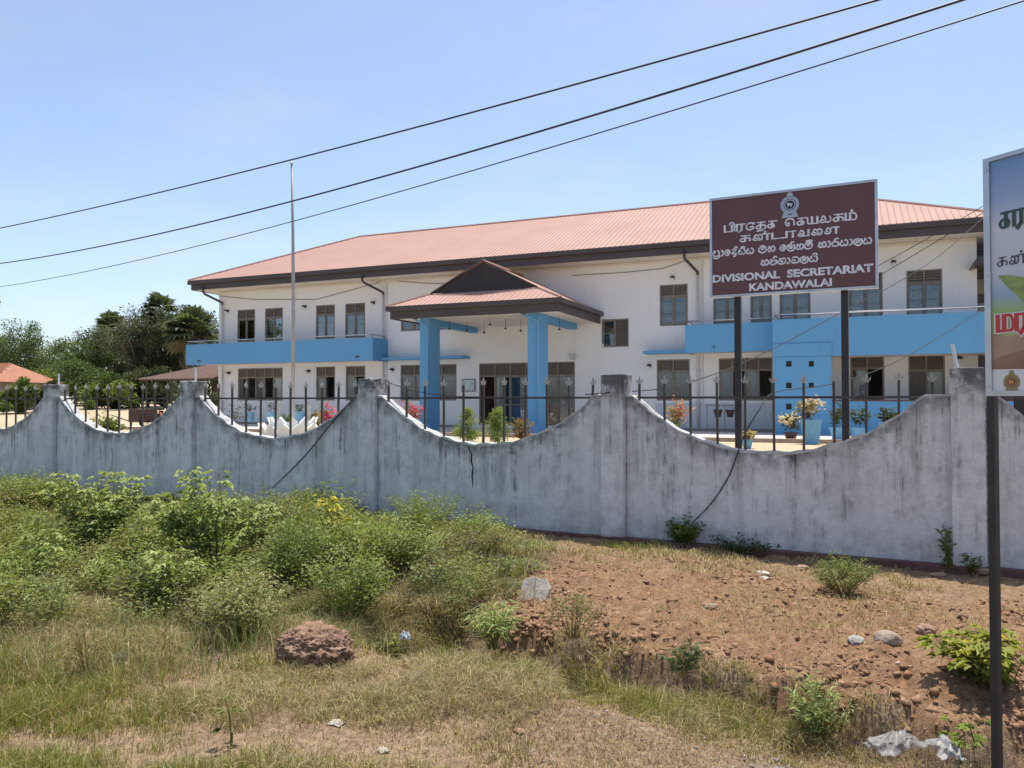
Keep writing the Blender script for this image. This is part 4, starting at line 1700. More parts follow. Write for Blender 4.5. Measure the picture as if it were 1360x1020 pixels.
def emblem(parent, cx, cz, s, y, cols):
    """round crest: petalled ring, inner disc with a striding beast, sun wheel on top, pedestal bowl below"""
    light, mid, dark, beast = cols
    mb = MB()
    disc(mb, cx, cz, 0.0, .36 * s, y, 32)
    mb.prism([(cx - .33 * s, cz - .52 * s), (cx + .33 * s, cz - .52 * s), (cx + .22 * s, cz - .24 * s), (cx - .22 * s, cz - .24 * s)], y - .0005, y + .0005)
    disc(mb, cx, cz + .40 * s, 0.0, .12 * s, y, 20)
    o = mb.build('emblem', mid, parent)
    mb = MB()
    for k in range(24):
        a = 2 * math.pi * k / 24
        c, d = math.cos(a), math.sin(a)
        e, f = -d, c
        r0, r1, w = .24 * s, .335 * s, .030 * s
        mb.quad((cx + c * r0, y - .0015, cz + d * r0), (cx + c * .29 * s + e * w, y - .0015, cz + d * .29 * s + f * w), (cx + c * r1, y - .0015, cz + d * r1), (cx + c * .29 * s - e * w, y - .0015, cz + d * .29 * s - f * w))
    disc(mb, cx, cz, .345 * s, .36 * s, y - .0015)
    disc(mb, cx, cz, .185 * s, .205 * s, y - .0017)
    disc(mb, cx, cz + .40 * s, .03 * s, .075 * s, y - .0015, 16)
    mb.quad((cx - .30 * s, y - .0015, cz - .50 * s), (cx + .30 * s, y - .0015, cz - .50 * s), (cx + .29 * s, y - .0015, cz - .46 * s), (cx - .29 * s, y - .0015, cz - .46 * s))
    for sg in (-1, 1):
        disc(mb, cx + sg * .19 * s, cz - .38 * s, .03 * s, .06 * s, y - .0015, 12)
    mb.build('emblem_ornament', light, o)
    mb = MB()
    disc(mb, cx, cz, 0, .17 * s, y - .0019, 28)
    disc(mb, cx, cz, .215 * s, .235 * s, y - .0015)
    mb.quad((cx - .07 * s, y - .0017, cz - .41 * s), (cx + .07 * s, y - .0017, cz - .41 * s), (cx + .07 * s, y - .0017, cz - .375 * s), (cx - .07 * s, y - .0017, cz - .375 * s))
    mb.build('emblem_ground', dark, o)
    mb = MB()
    k = .12 * s
    body = [(-.9, -.2), (-.75, .35), (.1, .45), (.45, .75), (.85, .6), (.95, .25), (.7, .1), (.75, -.7), (.5, -.75), (.4, -.2), (-.2, -.2), (-.3, -.75), (-.55, -.75), (-.6, -.2)]
    mb.add([(cx - x * k, y - .0024, cz + z * k) for x, z in body], [tuple(range(len(body)))])
    mb.build('emblem_beast', beast, o)
    return o


# ------------------------------------------------------------------ brown name board on two posts
SV = 0.50
S = lambda px, py: WALL.hit(px, py, SV)
u0 = S(943, 330)[0]
u1 = S(1166, 310)[0]
zt = (S(943, 263.5)[1] + S(1166, 238.5)[1]) / 2
zb = (S(943, 395.5)[1] + S(1166, 383)[1]) / 2
board = thing('name_board', 'dark brown office name board with silver lettering on two black posts', 'sign', WALL.world(0, SV, 0), -WALL_ANG)
m, nt, b = new_mat('board_vinyl')
v = coords(nt, 'Object')
f = noise(nt, v, 1.6, 5)
c = ramp(nt, f, [(0.3, (0.125, 0.047, 0.046)), (0.7, (0.150, 0.061, 0.059))])
nt.links.new(c, b.inputs['Base Color'])
b.inputs['Roughness'].default_value = 0.38
M['board'] = m
mb = MB()
mb.box(u0 + .02, u1 - .02, -0.0, 0.05, zb + .02, zt - .02)
mb.build('panel', m, board)
alu = mat('board_aluminium', (0.42, 0.43, 0.45), (0.58, 0.59, 0.60), 5, 0.35, metal=0.7)
mb = MB()
fw = 0.028
mb.box(u0, u1, -0.014, 0.06, zt - fw, zt)
mb.box(u0, u1, -0.014, 0.06, zb, zb + fw)
mb.box(u0, u0 + fw, -0.014, 0.06, zb + fw, zt - fw)
mb.box(u1 - fw, u1, -0.014, 0.06, zb + fw, zt - fw)
mb.build('frame', alu, board)
for px in (980.5, 1122.5):
    uu = WALL.hit(px, 450, SV + .11)[0]
    mb = MB()
    mb.box(uu - .038, uu + .038, 0.062, 0.138, YARD_Z - .3, zt - .1)
    mb.build('post', M['black_metal'], board, bevel=0.006)

# worn silver letters: foil with dark flaked patches
m, nt, b = new_mat('silver_foil')
v = coords(nt, 'Object')
f = noise(nt, v, 16, 4, 0.6)
f2 = noise(nt, v, 60, 4, 0.7)
c = ramp(nt, f, [(0.28, (0.34, 0.34, 0.36)), (0.42, (0.68, 0.68, 0.70)), (0.6, (0.86, 0.86, 0.86))])
c = mixc(nt, ramp(nt, f2, [(0.60, (0, 0, 0)), (0.68, (1, 1, 1))]), c, (0.16, 0.12, 0.12))
nt.links.new(c, b.inputs['Base Color'])
b.inputs['Roughness'].default_value = 0.42
b.inputs['Metallic'].default_value = 0.15
M['foil'] = m


def line(p0, p1):
    a = S(*p0)
    c = S(*p1)
    return a[0], c[0], (a[1] + c[1]) / 2


PX = 9.0 / F          # metres per pixel at the board
y = -0.0035
a, c, z = line((962.7, 307.5), (1140.7, 291.0))
tag(mobj('lettering', tamil(['pi', 'ra', 'ee', 'ta', 'ca', ' ', 'e', 'ca', 'ya', 'la', 'ka', 'm', 'dot'], a, c, z - .4 * PX, 8.6 * PX, y, 0.017), M['foil'], board), kind='stuff')
a, c, z = line((983, 320.5), (1116.5, 309.0))
tag(mobj('lettering', tamil(['ka', 'nna', 'dot', 'tta', 'aa', 'va', 'ai', 'lla'], a, c, z - .3 * PX, 7.6 * PX, y, 0.017), M['foil'], board), kind='stuff')
a, c, z = line((946.5, 339.5), (1159, 324.5))
tag(mobj('lettering', sinhala(['pra', 'aa', 'e', 'de', 'shii', 'ya', ' ', 'ma', 'ha', ' ', 'e', 'lhal', 'ka', 'mhal', ' ', 'ka', 'aa', 'ra', 'ya', 'aa', 'la', 'ya'], a, c, z, 7.8 * PX, y, 0.017), M['foil'], board), kind='stuff')
a, c, z = line((1010.5, 352.5), (1087, 347.0))
tag(mobj('lettering', sinhala(['ka', 'nhal', 'nda', 'aa', 'va', 'la', 'yi'], a, c, z, 7.8 * PX, y, 0.017), M['foil'], board), kind='stuff')
a, c, z = line((946.5, 374.2), (1160, 361.2))
tag(mobj('lettering', text_mesh('DIVISIONAL  SECRETARIAT', a, c, z, 9.6 * PX, y, 0.042), M['foil'], board), kind='stuff')
a, c, z = line((995, 386.2), (1105, 379.4))
tag(mobj('lettering', text_mesh('KANDAWALAI', a, c, z, 9.6 * PX, y, 0.042), M['foil'], board), kind='stuff')
ec = S(1049, 272)
e_mid = mat('emblem_silver', (0.30, 0.35, 0.42), (0.42, 0.48, 0.55), 40, 0.4, metal=0.3)
e_light = mat('emblem_highlight', (0.52, 0.55, 0.60), None, rough=0.4, metal=0.3)
e_dark = mat('emblem_black', (0.02, 0.022, 0.05), None, rough=0.5)
e_beast = mat('emblem_white', (0.70, 0.70, 0.72), None, rough=0.5)
emblem(board, ec[0], ec[1], 33 * PX, -0.003, (e_light, e_mid, e_dark, e_beast))

# ------------------------------------------------------------------ billboard on the right
BB = Frame((1.972, 3.25, 0.0), math.atan2(0.908, 0.42))
bz0 = BB.hit(1311, 526)[1]
bz1 = BB.hit(1311, 211)[1]
bill = thing('billboard', 'printed advertising board with green leaf, red lettering and a thin black post', 'billboard', BB.o, -BB.a)
BW = 1.5
m, nt, b = new_mat('billboard_print')
v = coords(nt, 'Object')
sp = nt.nodes.new('ShaderNodeSeparateXYZ')
nt.links.new(v, sp.inputs[0])
mr = nt.nodes.new('ShaderNodeMapRange')
mr.inputs['From Min'].default_value = bz0
mr.inputs['From Max'].default_value = bz1
nt.links.new(sp.outputs[2], mr.inputs['Value'])
nf = noise(nt, v, 4, 4)
pos = mathn(nt, 'ADD', mr.outputs[0], mathn(nt, 'MULTIPLY', mathn(nt, 'SUBTRACT', nf, 0.5), 0.06))
c = ramp(nt, pos, [(0.11, (0.62, 0.62, 0.60)), (0.27, (0.36, 0.47, 0.10)), (0.34, (0.34, 0.45, 0.15)), (0.42, (0.30, 0.42, 0.55)), (0.52, (0.55, 0.58, 0.64)),
                   (0.70, (0.60, 0.62, 0.66)), (0.82, (0.30, 0.42, 0.62)), (0.97, (0.17, 0.30, 0.56))])
nt.links.new(c, b.inputs['Base Color'])
b.inputs['Roughness'].default_value = 0.35
mb = MB()
mb.box(.012, BW - .012, 0.0, 0.02, bz0 + .012, bz1 - .012)
mb.build('panel', m, bill)
mb = MB()
fw = 0.026
mb.box(0, BW, -0.010, 0.035, bz1 - fw * .7, bz1)
mb.box(0, BW, -0.010, 0.035, bz0, bz0 + fw * .8)
mb.box(0, fw, -0.010, 0.035, bz0 + fw * .8, bz1 - fw * .7)
mb.box(BW - fw, BW, -0.010, 0.035, bz0 + fw * .8, bz1 - fw * .7)
fr_ = mb.build('frame', alu, bill)
mb = MB()
for zz in (bz0 + .04, bz0 + .5, bz1 - .05):
    mb.tube([(fw / 2, -0.013, zz), (fw / 2, -0.009, zz)], 0.006, 8)
mb.build('rivets', M['steel'], fr_)
for uu in (BB.hit(1320.5, 720, .052)[0], BW - .05):
    mb = MB()
    mb.box(uu - .016, uu + .016, 0.036, 0.068, -0.4, bz1 - .02)
    mb.build('post', M['black_metal'], bill, bevel=0.003)


def flat(name, pts, mtl, y):
    mb = MB()
    P = [BB.hit(*p) for p in pts]
    mb.add([(p[0], y, p[1]) for p in P], [tuple(range(len(P)))])
    return mb.build(name, mtl, bill)


skin1 = mat('print_skin', (0.30, 0.17, 0.11), (0.46, 0.30, 0.21), 6, 0.35)
skin2 = mat('print_skin_dark', (0.20, 0.095, 0.06), (0.33, 0.18, 0.12), 6, 0.35)
white_p = mat('print_white', (0.70, 0.70, 0.69), None, rough=0.35)
leaf_p = mat('print_leaf', (0.16, 0.24, 0.05), (0.30, 0.38, 0.12), 12, 0.35, stretch=(1, 1, 3))
flat('printed_strip', [(1313, 523), (1313, 491), (1330, 490.5), (1362, 490), (1376, 490), (1376, 524)], white_p, -0.0012)
flat('printed_hand', [(1313, 490.7), (1313, 445), (1325, 444.5), (1340, 447), (1352, 444), (1362, 441), (1376, 439), (1376, 489.5)], skin1, -0.0014)
flat('printed_hand', [(1313, 490.4), (1313, 482), (1330, 473), (1345, 469), (1360, 464), (1376, 459), (1376, 489.2)], skin2, -0.0018)
flat('printed_leaf', [(1325.5, 366), (1336, 379), (1348, 390), (1360, 402), (1376, 414), (1376, 371), (1360, 368.5), (1342, 365.5)], leaf_p, -0.0014)


def bline(p0, x1):
    a = BB.hit(*p0)
    c = BB.hit(x1, p0[1])
    return a[0], c[0], a[1]


dk = mat('print_dark_green', (0.035, 0.065, 0.055), None, rough=0.35)
nv = mat('print_navy', (0.02, 0.025, 0.05), None, rough=0.35)
rd = mat('print_red', (0.50, 0.035, 0.03), None, rough=0.35)
PB = 3.2 / F
a, c, z = bline((1328, 303), 1366)
tag(mobj('lettering', tamil(['ca', 'ra'], a, c, z, 19 * PB, -0.0022, 0.011), dk, bill), kind='stuff')
a, c, z = bline((1325, 354), 1366)
tag(mobj('lettering', tamil(['ka', 'nna', 'dot'], a, c, z, 11 * PB, -0.0022, 0.0045), nv, bill), kind='stuff')
a, c, z = bline((1326, 440), 1372)
tag(mobj('lettering', tamil(['ma_', 'ra'], a, c, z, 20 * PB, -0.0022, 0.021), white_p, bill), kind='stuff')
tag(mobj('lettering', tamil(['ma_', 'ra'], a, c, z, 20 * PB, -0.0034, 0.0125), rd, bill), kind='stuff')
ec = BB.hit(1344, 507.5)
emblem(bill, ec[0], ec[1], 30 * PB, -0.0022, (mat('crest_gold', (0.42, 0.33, 0.12), None, rough=0.4), mat('crest_green', (0.22, 0.25, 0.14), None, rough=0.4), mat('crest_red', (0.30, 0.08, 0.05), None, rough=0.4), mat('crest_yellow', (0.55, 0.38, 0.08), None, rough=0.4)))
# ------------------------------------------------------------------ leaves
print('plants')


def unit(v):
    return v / (np.linalg.norm(v, axis=1, keepdims=True) + 1e-9)


def leaf_quads(pos, axis, length, width, rng, droop=0.25, shape=0.45, flatness=1.1):
    """one folded four-cornered leaf at each pos pointing along axis"""
    n = len(pos)
    axis = unit(axis)
    r = rng.normal(size=(n, 3))
    r[:, 2] = np.abs(r[:, 2]) * 0.6 + flatness
    side = unit(np.cross(axis, r))
    nor = unit(np.cross(side, axis))
    nor *= np.where(nor[:, 2:3] < 0, -1, 1)
    L = (np.asarray(length) * np.ones(n))[:, None]
    W = (np.asarray(width) * np.ones(n))[:, None]
    base = pos
    tip = pos + axis * L - nor * L * droop
    mid = pos + axis * L * shape + nor * L * 0.05
    a = mid + side * W * 0.5 + nor * W * 0.12
    c = mid - side * W * 0.5 + nor * W * 0.12
    v = np.stack([base, a, tip, c], 1).reshape(-1, 3)
    f = np.arange(4 * n, dtype=np.int32).reshape(n, 4)
    return v, f


def tint(n, pal, rng, jitter=0.12, t=None):
    """pick colours between palette entries"""
    pal = np.asarray(pal, float)
    if t is None:
        t = rng.random(n)
    t = np.clip(t, 0, 0.999) * (len(pal) - 1)
    i = t.astype(int)
    fr = (t - i)[:, None]
    c = pal[i] * (1 - fr) + pal[np.minimum(i + 1, len(pal) - 1)] * fr
    return c * (1 + rng.normal(size=(n, 1)) * jitter).clip(0.5, 1.6)


def strips(paths, widths, rng):
    """thin flat stems: paths (n,k,3) -> quads"""
    n, k, _ = paths.shape
    d = paths[:, -1] - paths[:, 0]
    r = rng.normal(size=(n, 3))
    r[:, 2] = 0
    side = unit(np.cross(d, r))[:, None, :]
    w = (np.asarray(widths)[:, None, None] * np.linspace(1, 0.35, k)[None, :, None])
    A = paths + side * w * 0.5
    Bv = paths - side * w * 0.5
    v = np.stack([A, Bv], 2).reshape(-1, 3)
    base = (np.arange(n) * 2 * k)[:, None]
    j = np.arange(k - 1)[None, :]
    f = np.stack([base + 2 * j, base + 2 * j + 1, base + 2 * j + 3, base + 2 * j + 2], -1).reshape(-1, 4)
    return v, f


def join(parts):
    V, Fc, C = [], [], []
    o = 0
    for v, f, c in parts:
        V.append(v)
        Fc.append(f + o)
        C.append(c)
        o += len(v)
    return np.concatenate(V), np.concatenate(Fc), np.concatenate(C)


GREEN = [(0.085, 0.125, 0.032), (0.14, 0.195, 0.052), (0.21, 0.26, 0.078)]
LIME = [(0.18, 0.245, 0.07), (0.26, 0.325, 0.105), (0.36, 0.405, 0.165)]
OLIVE = [(0.169, 0.163, 0.058), (0.234, 0.215, 0.078), (0.299, 0.26, 0.111)]
STRAW = [(0.34, 0.265, 0.13), (0.46, 0.375, 0.20), (0.57, 0.485, 0.285)]
BROWN = [(0.17, 0.105, 0.058), (0.27, 0.185, 0.105), (0.36, 0.26, 0.16)]


def sprig_plant(n_stem, h, spreadr, leaves_per, leaf_l, leaf_w, rng, pal, stem_pal=OLIVE, lean=(0, 0), low=0.2, bush=0.0, droop=0.2, outward=0.9):
    """many-stemmed weed at the origin; returns (verts, faces, colours) for leaves and stems"""
    k = 6
    az = rng.random(n_stem) * 2 * np.pi
    rr = np.sqrt(rng.random(n_stem)) * spreadr
    hh = h * (0.62 + 0.45 * rng.random(n_stem)) * (1 - 0.35 * (rr / max(spreadr, 1e-6)) ** 2)
    t = np.linspace(0, 1, k)[None, :]
    cx = np.cos(az)[:, None]
    sx = np.sin(az)[:, None]
    r0 = 0.18 * rr[:, None]
    R = r0 + (rr[:, None] - r0) * t ** 1.2
    jit = rng.normal(size=(n_stem, k)) * 0.02 * h * t
    P = np.stack([cx * R + jit + lean[0] * t ** 1.5, sx * R + np.roll(jit, 1, 0) + lean[1] * t ** 1.5, hh[:, None] * t ** 0.92], -1)
    sv, sf = strips(P, np.full(n_stem, 0.006 + 0.004 * h), rng)
    sc_ = tint(len(sf), stem_pal, rng)
    n = n_stem * leaves_per
    si = np.repeat(np.arange(n_stem), leaves_per)
    tt = low + (1 - low) * rng.random(n) ** 0.75
    q = tt * (k - 1)
    i0 = np.minimum(q.astype(int), k - 2)
    fr = (q - i0)[:, None]
    pos = P[si, i0] * (1 - fr) + P[si, i0 + 1] * fr
    if bush:
        pos = pos + rng.normal(size=(n, 3)) * bush * np.array([1, 1, 0.6])
        pos[:, 2] = np.abs(pos[:, 2])
    a2 = rng.random(n) * 2 * np.pi
    ax = np.stack([np.cos(a2) * outward, np.sin(a2) * outward, 0.15 + 0.75 * rng.random(n)], -1)
    L = leaf_l * (0.55 + 0.75 * rng.random(n))
    lv, lf = leaf_quads(pos, ax, L, leaf_w * (L / leaf_l), rng, droop)
    ct = np.clip(0.15 + 0.7 * tt + rng.normal(size=n) * 0.18, 0, 1)
    lc = tint(n, pal, rng, 0.14, ct)
    return (lv, lf, lc), (sv, sf, sc_)


def plant(name, label, loc, cat='weed', group=None, parts=None, rz=0.0, foliage='foliage'):
    o = thing(name, label, cat, loc, rz, group)
    L, Sx = parts
    mobj(foliage, np_mesh(foliage, *L), M['leaf'], o)
    mobj('stem', np_mesh('stem', *Sx), M['leaf'], o)
    return o


def broadleaf(h, spreadr, n_stem, per, leaf, rng, pal=LIME):
    """stalky weed with large lobed leaves held out on petioles; each leaf is three blades"""
    k = 5
    az = rng.random(n_stem) * 2 * np.pi
    rr = spreadr * (0.25 + 0.75 * rng.random(n_stem))
    hh = h * (0.6 + 0.4 * rng.random(n_stem))
    t = np.linspace(0, 1, k)[None, :]
    P = np.stack([np.cos(az)[:, None] * rr[:, None] * t ** 1.1, np.sin(az)[:, None] * rr[:, None] * t ** 1.1, hh[:, None] * t], -1)
    P[:, 1:] += rng.normal(size=(n_stem, k - 1, 3)) * 0.02
    sv, sf = strips(P, np.full(n_stem, 0.014), rng)
    parts_s = [(sv, sf, tint(len(sf), [(0.10, 0.11, 0.04), (0.16, 0.15, 0.06)], rng))]
    n = n_stem * per
    si = np.repeat(np.arange(n_stem), per)
    tt = 0.35 + 0.65 * rng.random(n) ** 0.7
    q = tt * (k - 1)
    i0 = np.minimum(q.astype(int), k - 2)
    fr = (q - i0)[:, None]
    pos = P[si, i0] * (1 - fr) + P[si, i0 + 1] * fr
    a2 = rng.random(n) * 2 * np.pi
    out = np.stack([np.cos(a2), np.sin(a2), 0.35 + 0.3 * rng.random(n)], -1)
    pl = leaf * (0.5 + 0.6 * rng.random(n))[:, None]
    tipp = pos + out * pl
    pp = np.stack([pos, (pos + tipp) / 2 + np.array([0, 0, 0.012]), tipp], 1)
    pv, pf = strips(pp, np.full(n, 0.004), rng)
    parts_s.append((pv, pf, tint(len(pf), [(0.16, 0.18, 0.06), (0.22, 0.22, 0.08)], rng)))
    lp = []
    ct = np.clip(tt + rng.normal(size=n) * 0.2, 0, 1)
    base_c = tint(n, pal, rng, 0.12, ct)
    L = leaf * (0.6 + 0.6 * rng.random(n))
    for da, ls in ((0, 1.0), (0.85, 0.78), (-0.85, 0.78)):
        ax = np.stack([np.cos(a2 + da), np.sin(a2 + da), np.full(n, 0.02)], -1)
        v, f = leaf_quads(tipp, ax, L * ls, L * ls * 0.62, rng, 0.28, 0.45, 3.0)
        lp.append((v, f, base_c))
    return join(lp), join(parts_s)


def leaf_cloud(centers, radii, per, size, rng, pal, flat=0.75, wl=0.55, clump_t=None):
    K = len(centers)
    n = K * per
    ci = np.repeat(np.arange(K), per)
    d = unit(rng.normal(size=(n, 3)))
    rad = rng.random(n) ** 0.45
    pos = centers[ci] + d * (rad * radii[ci])[:, None] * np.array([1, 1, flat])
    ax = d * 0.8 + rng.normal(size=(n, 3)) * 0.6
    ax[:, 2] -= 0.1
    L = size * (0.55 + 0.8 * rng.random(n))
    v, f = leaf_quads(pos, ax, L, L * wl, rng, 0.15)
    if clump_t is None:
        clump_t = rng.random(K)
    t = np.clip(clump_t[ci] * 0.75 + rng.random(n) * 0.25, 0, 1)
    return v, f, tint(n, pal, rng, 0.12, t)


def make_tree(name, label, loc, h, crown_r, rng, pal, n_clump=46, per=210, leaf=0.22, crown_low=0.25, group=None, lobes=5, wide=1.0):
    o = thing(name, label, 'tree', loc, 0, group)
    ch = h * (1 - crown_low)
    cz = h * crown_low + ch * 0.5
    lob = []
    for _ in range(lobes):
        a = rng.random() * 6.28
        r = crown_r * (0.25 + 0.55 * rng.random())
        lob.append((math.cos(a) * r * wide, math.sin(a) * r, cz + ch * (rng.random() - 0.45) * 0.62, crown_r * (0.35 + 0.32 * rng.random())))
    lob.append((0, 0, h - crown_r * 0.42, crown_r * 0.42))
    lob.append((crown_r * .3, -crown_r * .2, h - crown_r * 0.55, crown_r * 0.45))
    lob.append((-crown_r * .35, crown_r * .1, h - crown_r * 0.6, crown_r * 0.45))
    C = []
    Rr = []
    for _ in range(n_clump):
        x, y_, z, r = lob[rng.integers(len(lob))]
        d = unit(rng.normal(size=(1, 3)))[0]
        q = rng.random() ** 0.35
        C.append((x + d[0] * r * q, y_ + d[1] * r * q, max(z + d[2] * r * q * 0.85, h * 0.08)))
        Rr.append(crown_r * (0.13 + 0.17 * rng.random()))
    C = np.array(C)
    Rr = np.array(Rr)
    mobj('crown', np_mesh('crown', *leaf_cloud(C, Rr, per, leaf, rng, pal)), M['leaf'], o)
    mb = MB()
    tr = 0.022 * h + 0.05
    top = Vector((rng.normal() * .2, rng.normal() * .2, h * 0.55))
    mb.tube([(0, 0, -0.3), (0.05, 0.02, h * .2), tuple(top)], [tr * 1.3, tr, tr * .6], 9)
    for x, y_, z, r in lob:
        mb.tube([(0.03, 0.01, h * .22), (x * .45, y_ * .45, (h * .25 + z) / 2), (x, y_, z)], [tr * .6, tr * .4, tr * .15], 6)
    mb.build('trunk', M['bark'], o, True)
    return o


def palmyra(label, loc, h, rng, nf=34, fr_=1.25):
    o = thing('palmyra_palm', label, 'palm', loc, 0, None)
    mb = MB()
    mb.tube([(0, 0, -0.3), (0.1, 0, h * .5), (0.05, 0.05, h - .4)], [0.24, 0.19, 0.17], 10)
    mb.build('trunk', M['bark'], o, True)
    V, Fc, Cc = [], [], []
    off = 0
    top = np.array([0.05, 0.05, h - .4])
    for k in range(nf):
        az = rng.random() * 6.283
        el = rng.uniform(-0.7, 1.35)
        d = np.array([math.cos(az) * math.cos(el), math.sin(az) * math.cos(el), math.sin(el)])
        st = rng.uniform(0.7, 1.15)
        hub = top + d * st
        sd = np.cross(d, [0, 0, 1])
        sd = sd / (np.linalg.norm(sd) + 1e-6)
        up = np.cross(sd, d)
        V += [top - sd * .03, top + sd * .03, hub + sd * .02, hub - sd * .02]
        Fc.append([off, off + 1, off + 2, off + 3])
        off += 4
        Cc.append((0.12, 0.11, 0.05))
        seg = 15
        col = np.array([0.105, 0.13, 0.075]) * rng.uniform(0.75, 1.5) if el > -0.35 else np.array([0.17, 0.155, 0.095])
        for s in range(seg):
            a = (s / (seg - 1) - 0.5) * 4.0
            e = d * math.cos(a) + sd * math.sin(a)
            pn = -d * math.sin(a) + sd * math.cos(a)
            R = fr_ * (0.85 + 0.25 * math.cos(a)) * rng.uniform(.85, 1.1)
            w = R * 0.13
            mid = hub + e * R * .55 + up * 0.05
            tipp = hub + e * R - np.array([0, 0, 0.22 * R])
            V += [hub, mid + pn * w, tipp, mid - pn * w]
            Fc.append([off, off + 1, off + 2, off + 3])
            off += 4
            Cc.append(col * rng.uniform(.85, 1.2))
    mobj('crown', np_mesh('crown', np.array(V), np.array(Fc), np.array(Cc)), M['leaf'], o)
    return o


# ------------------------------------------------------------------ trees beyond the yard
tr = np.random.default_rng(21)
DARK = [(0.042, 0.055, 0.030), (0.070, 0.086, 0.046), (0.105, 0.122, 0.066)]  # far-tree palettes, greyed: distance haze mixed into the colour
GREY = [(0.075, 0.080, 0.055), (0.11, 0.112, 0.078), (0.15, 0.148, 0.105)]
BRIGHT = [(0.070, 0.105, 0.040), (0.10, 0.145, 0.055), (0.14, 0.185, 0.075)]


def tree_at(px, top, depth, rad, pal, label, name='broadleaf_tree', grp='trees beyond the yard', **k):
    p = at_depth(px, 532, depth)
    zt_ = at_depth(px, top, depth).z
    return make_tree(name, label, (p.x, p.y, yard_z(p.y)), zt_ - yard_z(p.y), rad, tr, pal, group=grp, **k)


tree_at(12, 434, 84, 5.2, BRIGHT, 'green broadleaf tree rising behind the house with orange tiled roof', crown_low=.1, wide=1.5, lobes=8, n_clump=70)
tree_at(-55, 428, 92, 5.4, GREEN, 'green broadleaf tree at the outer edge of the far tree belt', crown_low=.1)
tree_at(74, 446, 88, 5.2, GREEN, 'low green tree between the tiled house and the bright green tree', crown_low=.05, wide=1.5, lobes=8, n_clump=70)
tree_at(122, 434, 76, 4.6, BRIGHT, 'bright green leafy tree below the left-hand palm', crown_low=.08, lobes=8, n_clump=64)
tree_at(158, 416, 86, 5.4, DARK, 'tall dark tree just behind the bright green leafy tree', crown_low=.1, lobes=8, n_clump=70)
tree_at(186, 412, 76, 5.0, GREY, 'grey-olive bushy tree in the middle of the far tree belt', crown_low=.03, wide=1.2, per=170, lobes=9, n_clump=74)
tree_at(224, 404, 80, 4.8, GREY, 'grey-olive tree under the tallest palm', crown_low=.05, lobes=8, n_clump=64)
tree_at(250, 410, 74, 4.4, DARK, 'dark bushy tree beside the building corner below the broad palm', crown_low=.03, lobes=8, n_clump=64)
tree_at(284, 418, 84, 4.6, DARK, 'dark tree half hidden behind the building corner', crown_low=.05, lobes=8, n_clump=60)
tree_at(100, 480, 66, 3.2, BRIGHT, 'low bright bush-like tree in front of the tree belt', crown_low=.02, n_clump=40)
tree_at(196, 488, 62, 3.0, DARK, 'low dark bush-like tree behind the rusty lean-to roof', crown_low=.02, n_clump=40)
tree_at(52, 500, 62, 2.6, GREEN, 'low green scrub tree behind the railing beside the tiled house', crown_low=.02, n_clump=34)
tree_at(150, 500, 60, 2.8, GREEN, 'low green scrub tree at the back of the dry yard', crown_low=.02, n_clump=34)
tree_at(22, 509, 53, 1.5, GREEN, 'low scrub bush in front of the tiled house wall', crown_low=.02, n_clump=26)
tree_at(58, 512, 55, 1.4, GREY, 'greyish scrub bush at the corner of the tiled house', crown_low=.02, n_clump=24)
tree_at(262, 512, 52, 1.8, DARK, 'dark low shrub tree in the shade under the lean-to', crown_low=.02, n_clump=26)
for (px, py, dep, lab) in ((145, 432, 82, 'palmyra palm with small ragged crown above the bright green tree'),
                           (211, 408, 78, 'tallest palmyra palm with slim crown above the tree belt'),
                           (253, 436, 66, 'broad-crowned palmyra palm close beside the building corner')):
    p = at_depth(px, 532, dep)
    zt_ = at_depth(px, py, dep).z
    palmyra(lab, (p.x, p.y, yard_z(p.y)), zt_ - yard_z(p.y), tr, nf=(52 if dep == 66 else 30), fr_=(1.55 if dep == 66 else 1.15))
# branch tips of a tree that stands outside the picture on the left
p = at_depth(-118, 532, 32)
make_tree('broadleaf_tree', 'near yard tree whose twig tips hang above the tiled house', (p.x, p.y, YARD_Z), 7.6, 3.05, tr, GREEN, n_clump=60, per=90, leaf=0.2, crown_low=.45, group=None)
# far wood closing the horizon
V, Fc, Cc = [], [], []
cs = []
rs = []
for k in range(420):
    x = -260 + 520 * tr.random()
    cs.append((x, 175 + 25 * tr.random() - 0.12 * x, YARD_Z + 1.2 + 6.0 * tr.random() ** 1.2))
    rs.append(2.2 + 1.8 * tr.random())
wood = mobj('far_wood', np_mesh('far_wood', *leaf_cloud(np.array(cs), np.array(rs), 70, 1.3, tr, DARK)), M['leaf'])
tag(wood, 'distant dark green belt of trees along the horizon', 'wood', kind='stuff')

# ------------------------------------------------------------------ house with tiled roof, far left
hp = at_depth(-74, 532, 56)
house = thing('tiled_house', 'small house with orange clay tile roof in front of the tree belt', 'house', (hp.x, hp.y, yard_z(hp.y) - .35), -0.25)
mb = MB()
mb.box(-5, 4.2, 0, 5, -0.2, 2.55)
mb.build('wall', mat('house_plaster', (0.30, 0.27, 0.22), (0.42, 0.38, 0.31), 1.5, 0.9), house)
mb = MB()
mb.add([(-5.6, -0.6, 2.45), (4.9, -0.6, 2.45), (4.9, 5.6, 2.45), (-5.6, 5.6, 2.45), (-4.0, 2.5, 3.85), (3.2, 2.5, 3.85)],
       [(0, 1, 5, 4), (2, 3, 4, 5), (1, 2, 5), (3, 0, 4)])
hr = mb.build('roof', mat('clay_tile', (0.33, 0.135, 0.075), (0.43, 0.19, 0.11), 3, 0.8), house)
mb = MB()
for k in range(40):
    x = -5.5 + k * 0.265
    t = min(1, (x + 5.6) / 1.6, (4.9 - x) / 1.7)
    mb.tube([(x, -0.6, 2.48), (x, -0.6 + 3.1 * t, 2.48 + 1.4 * t)], 0.05, 5)
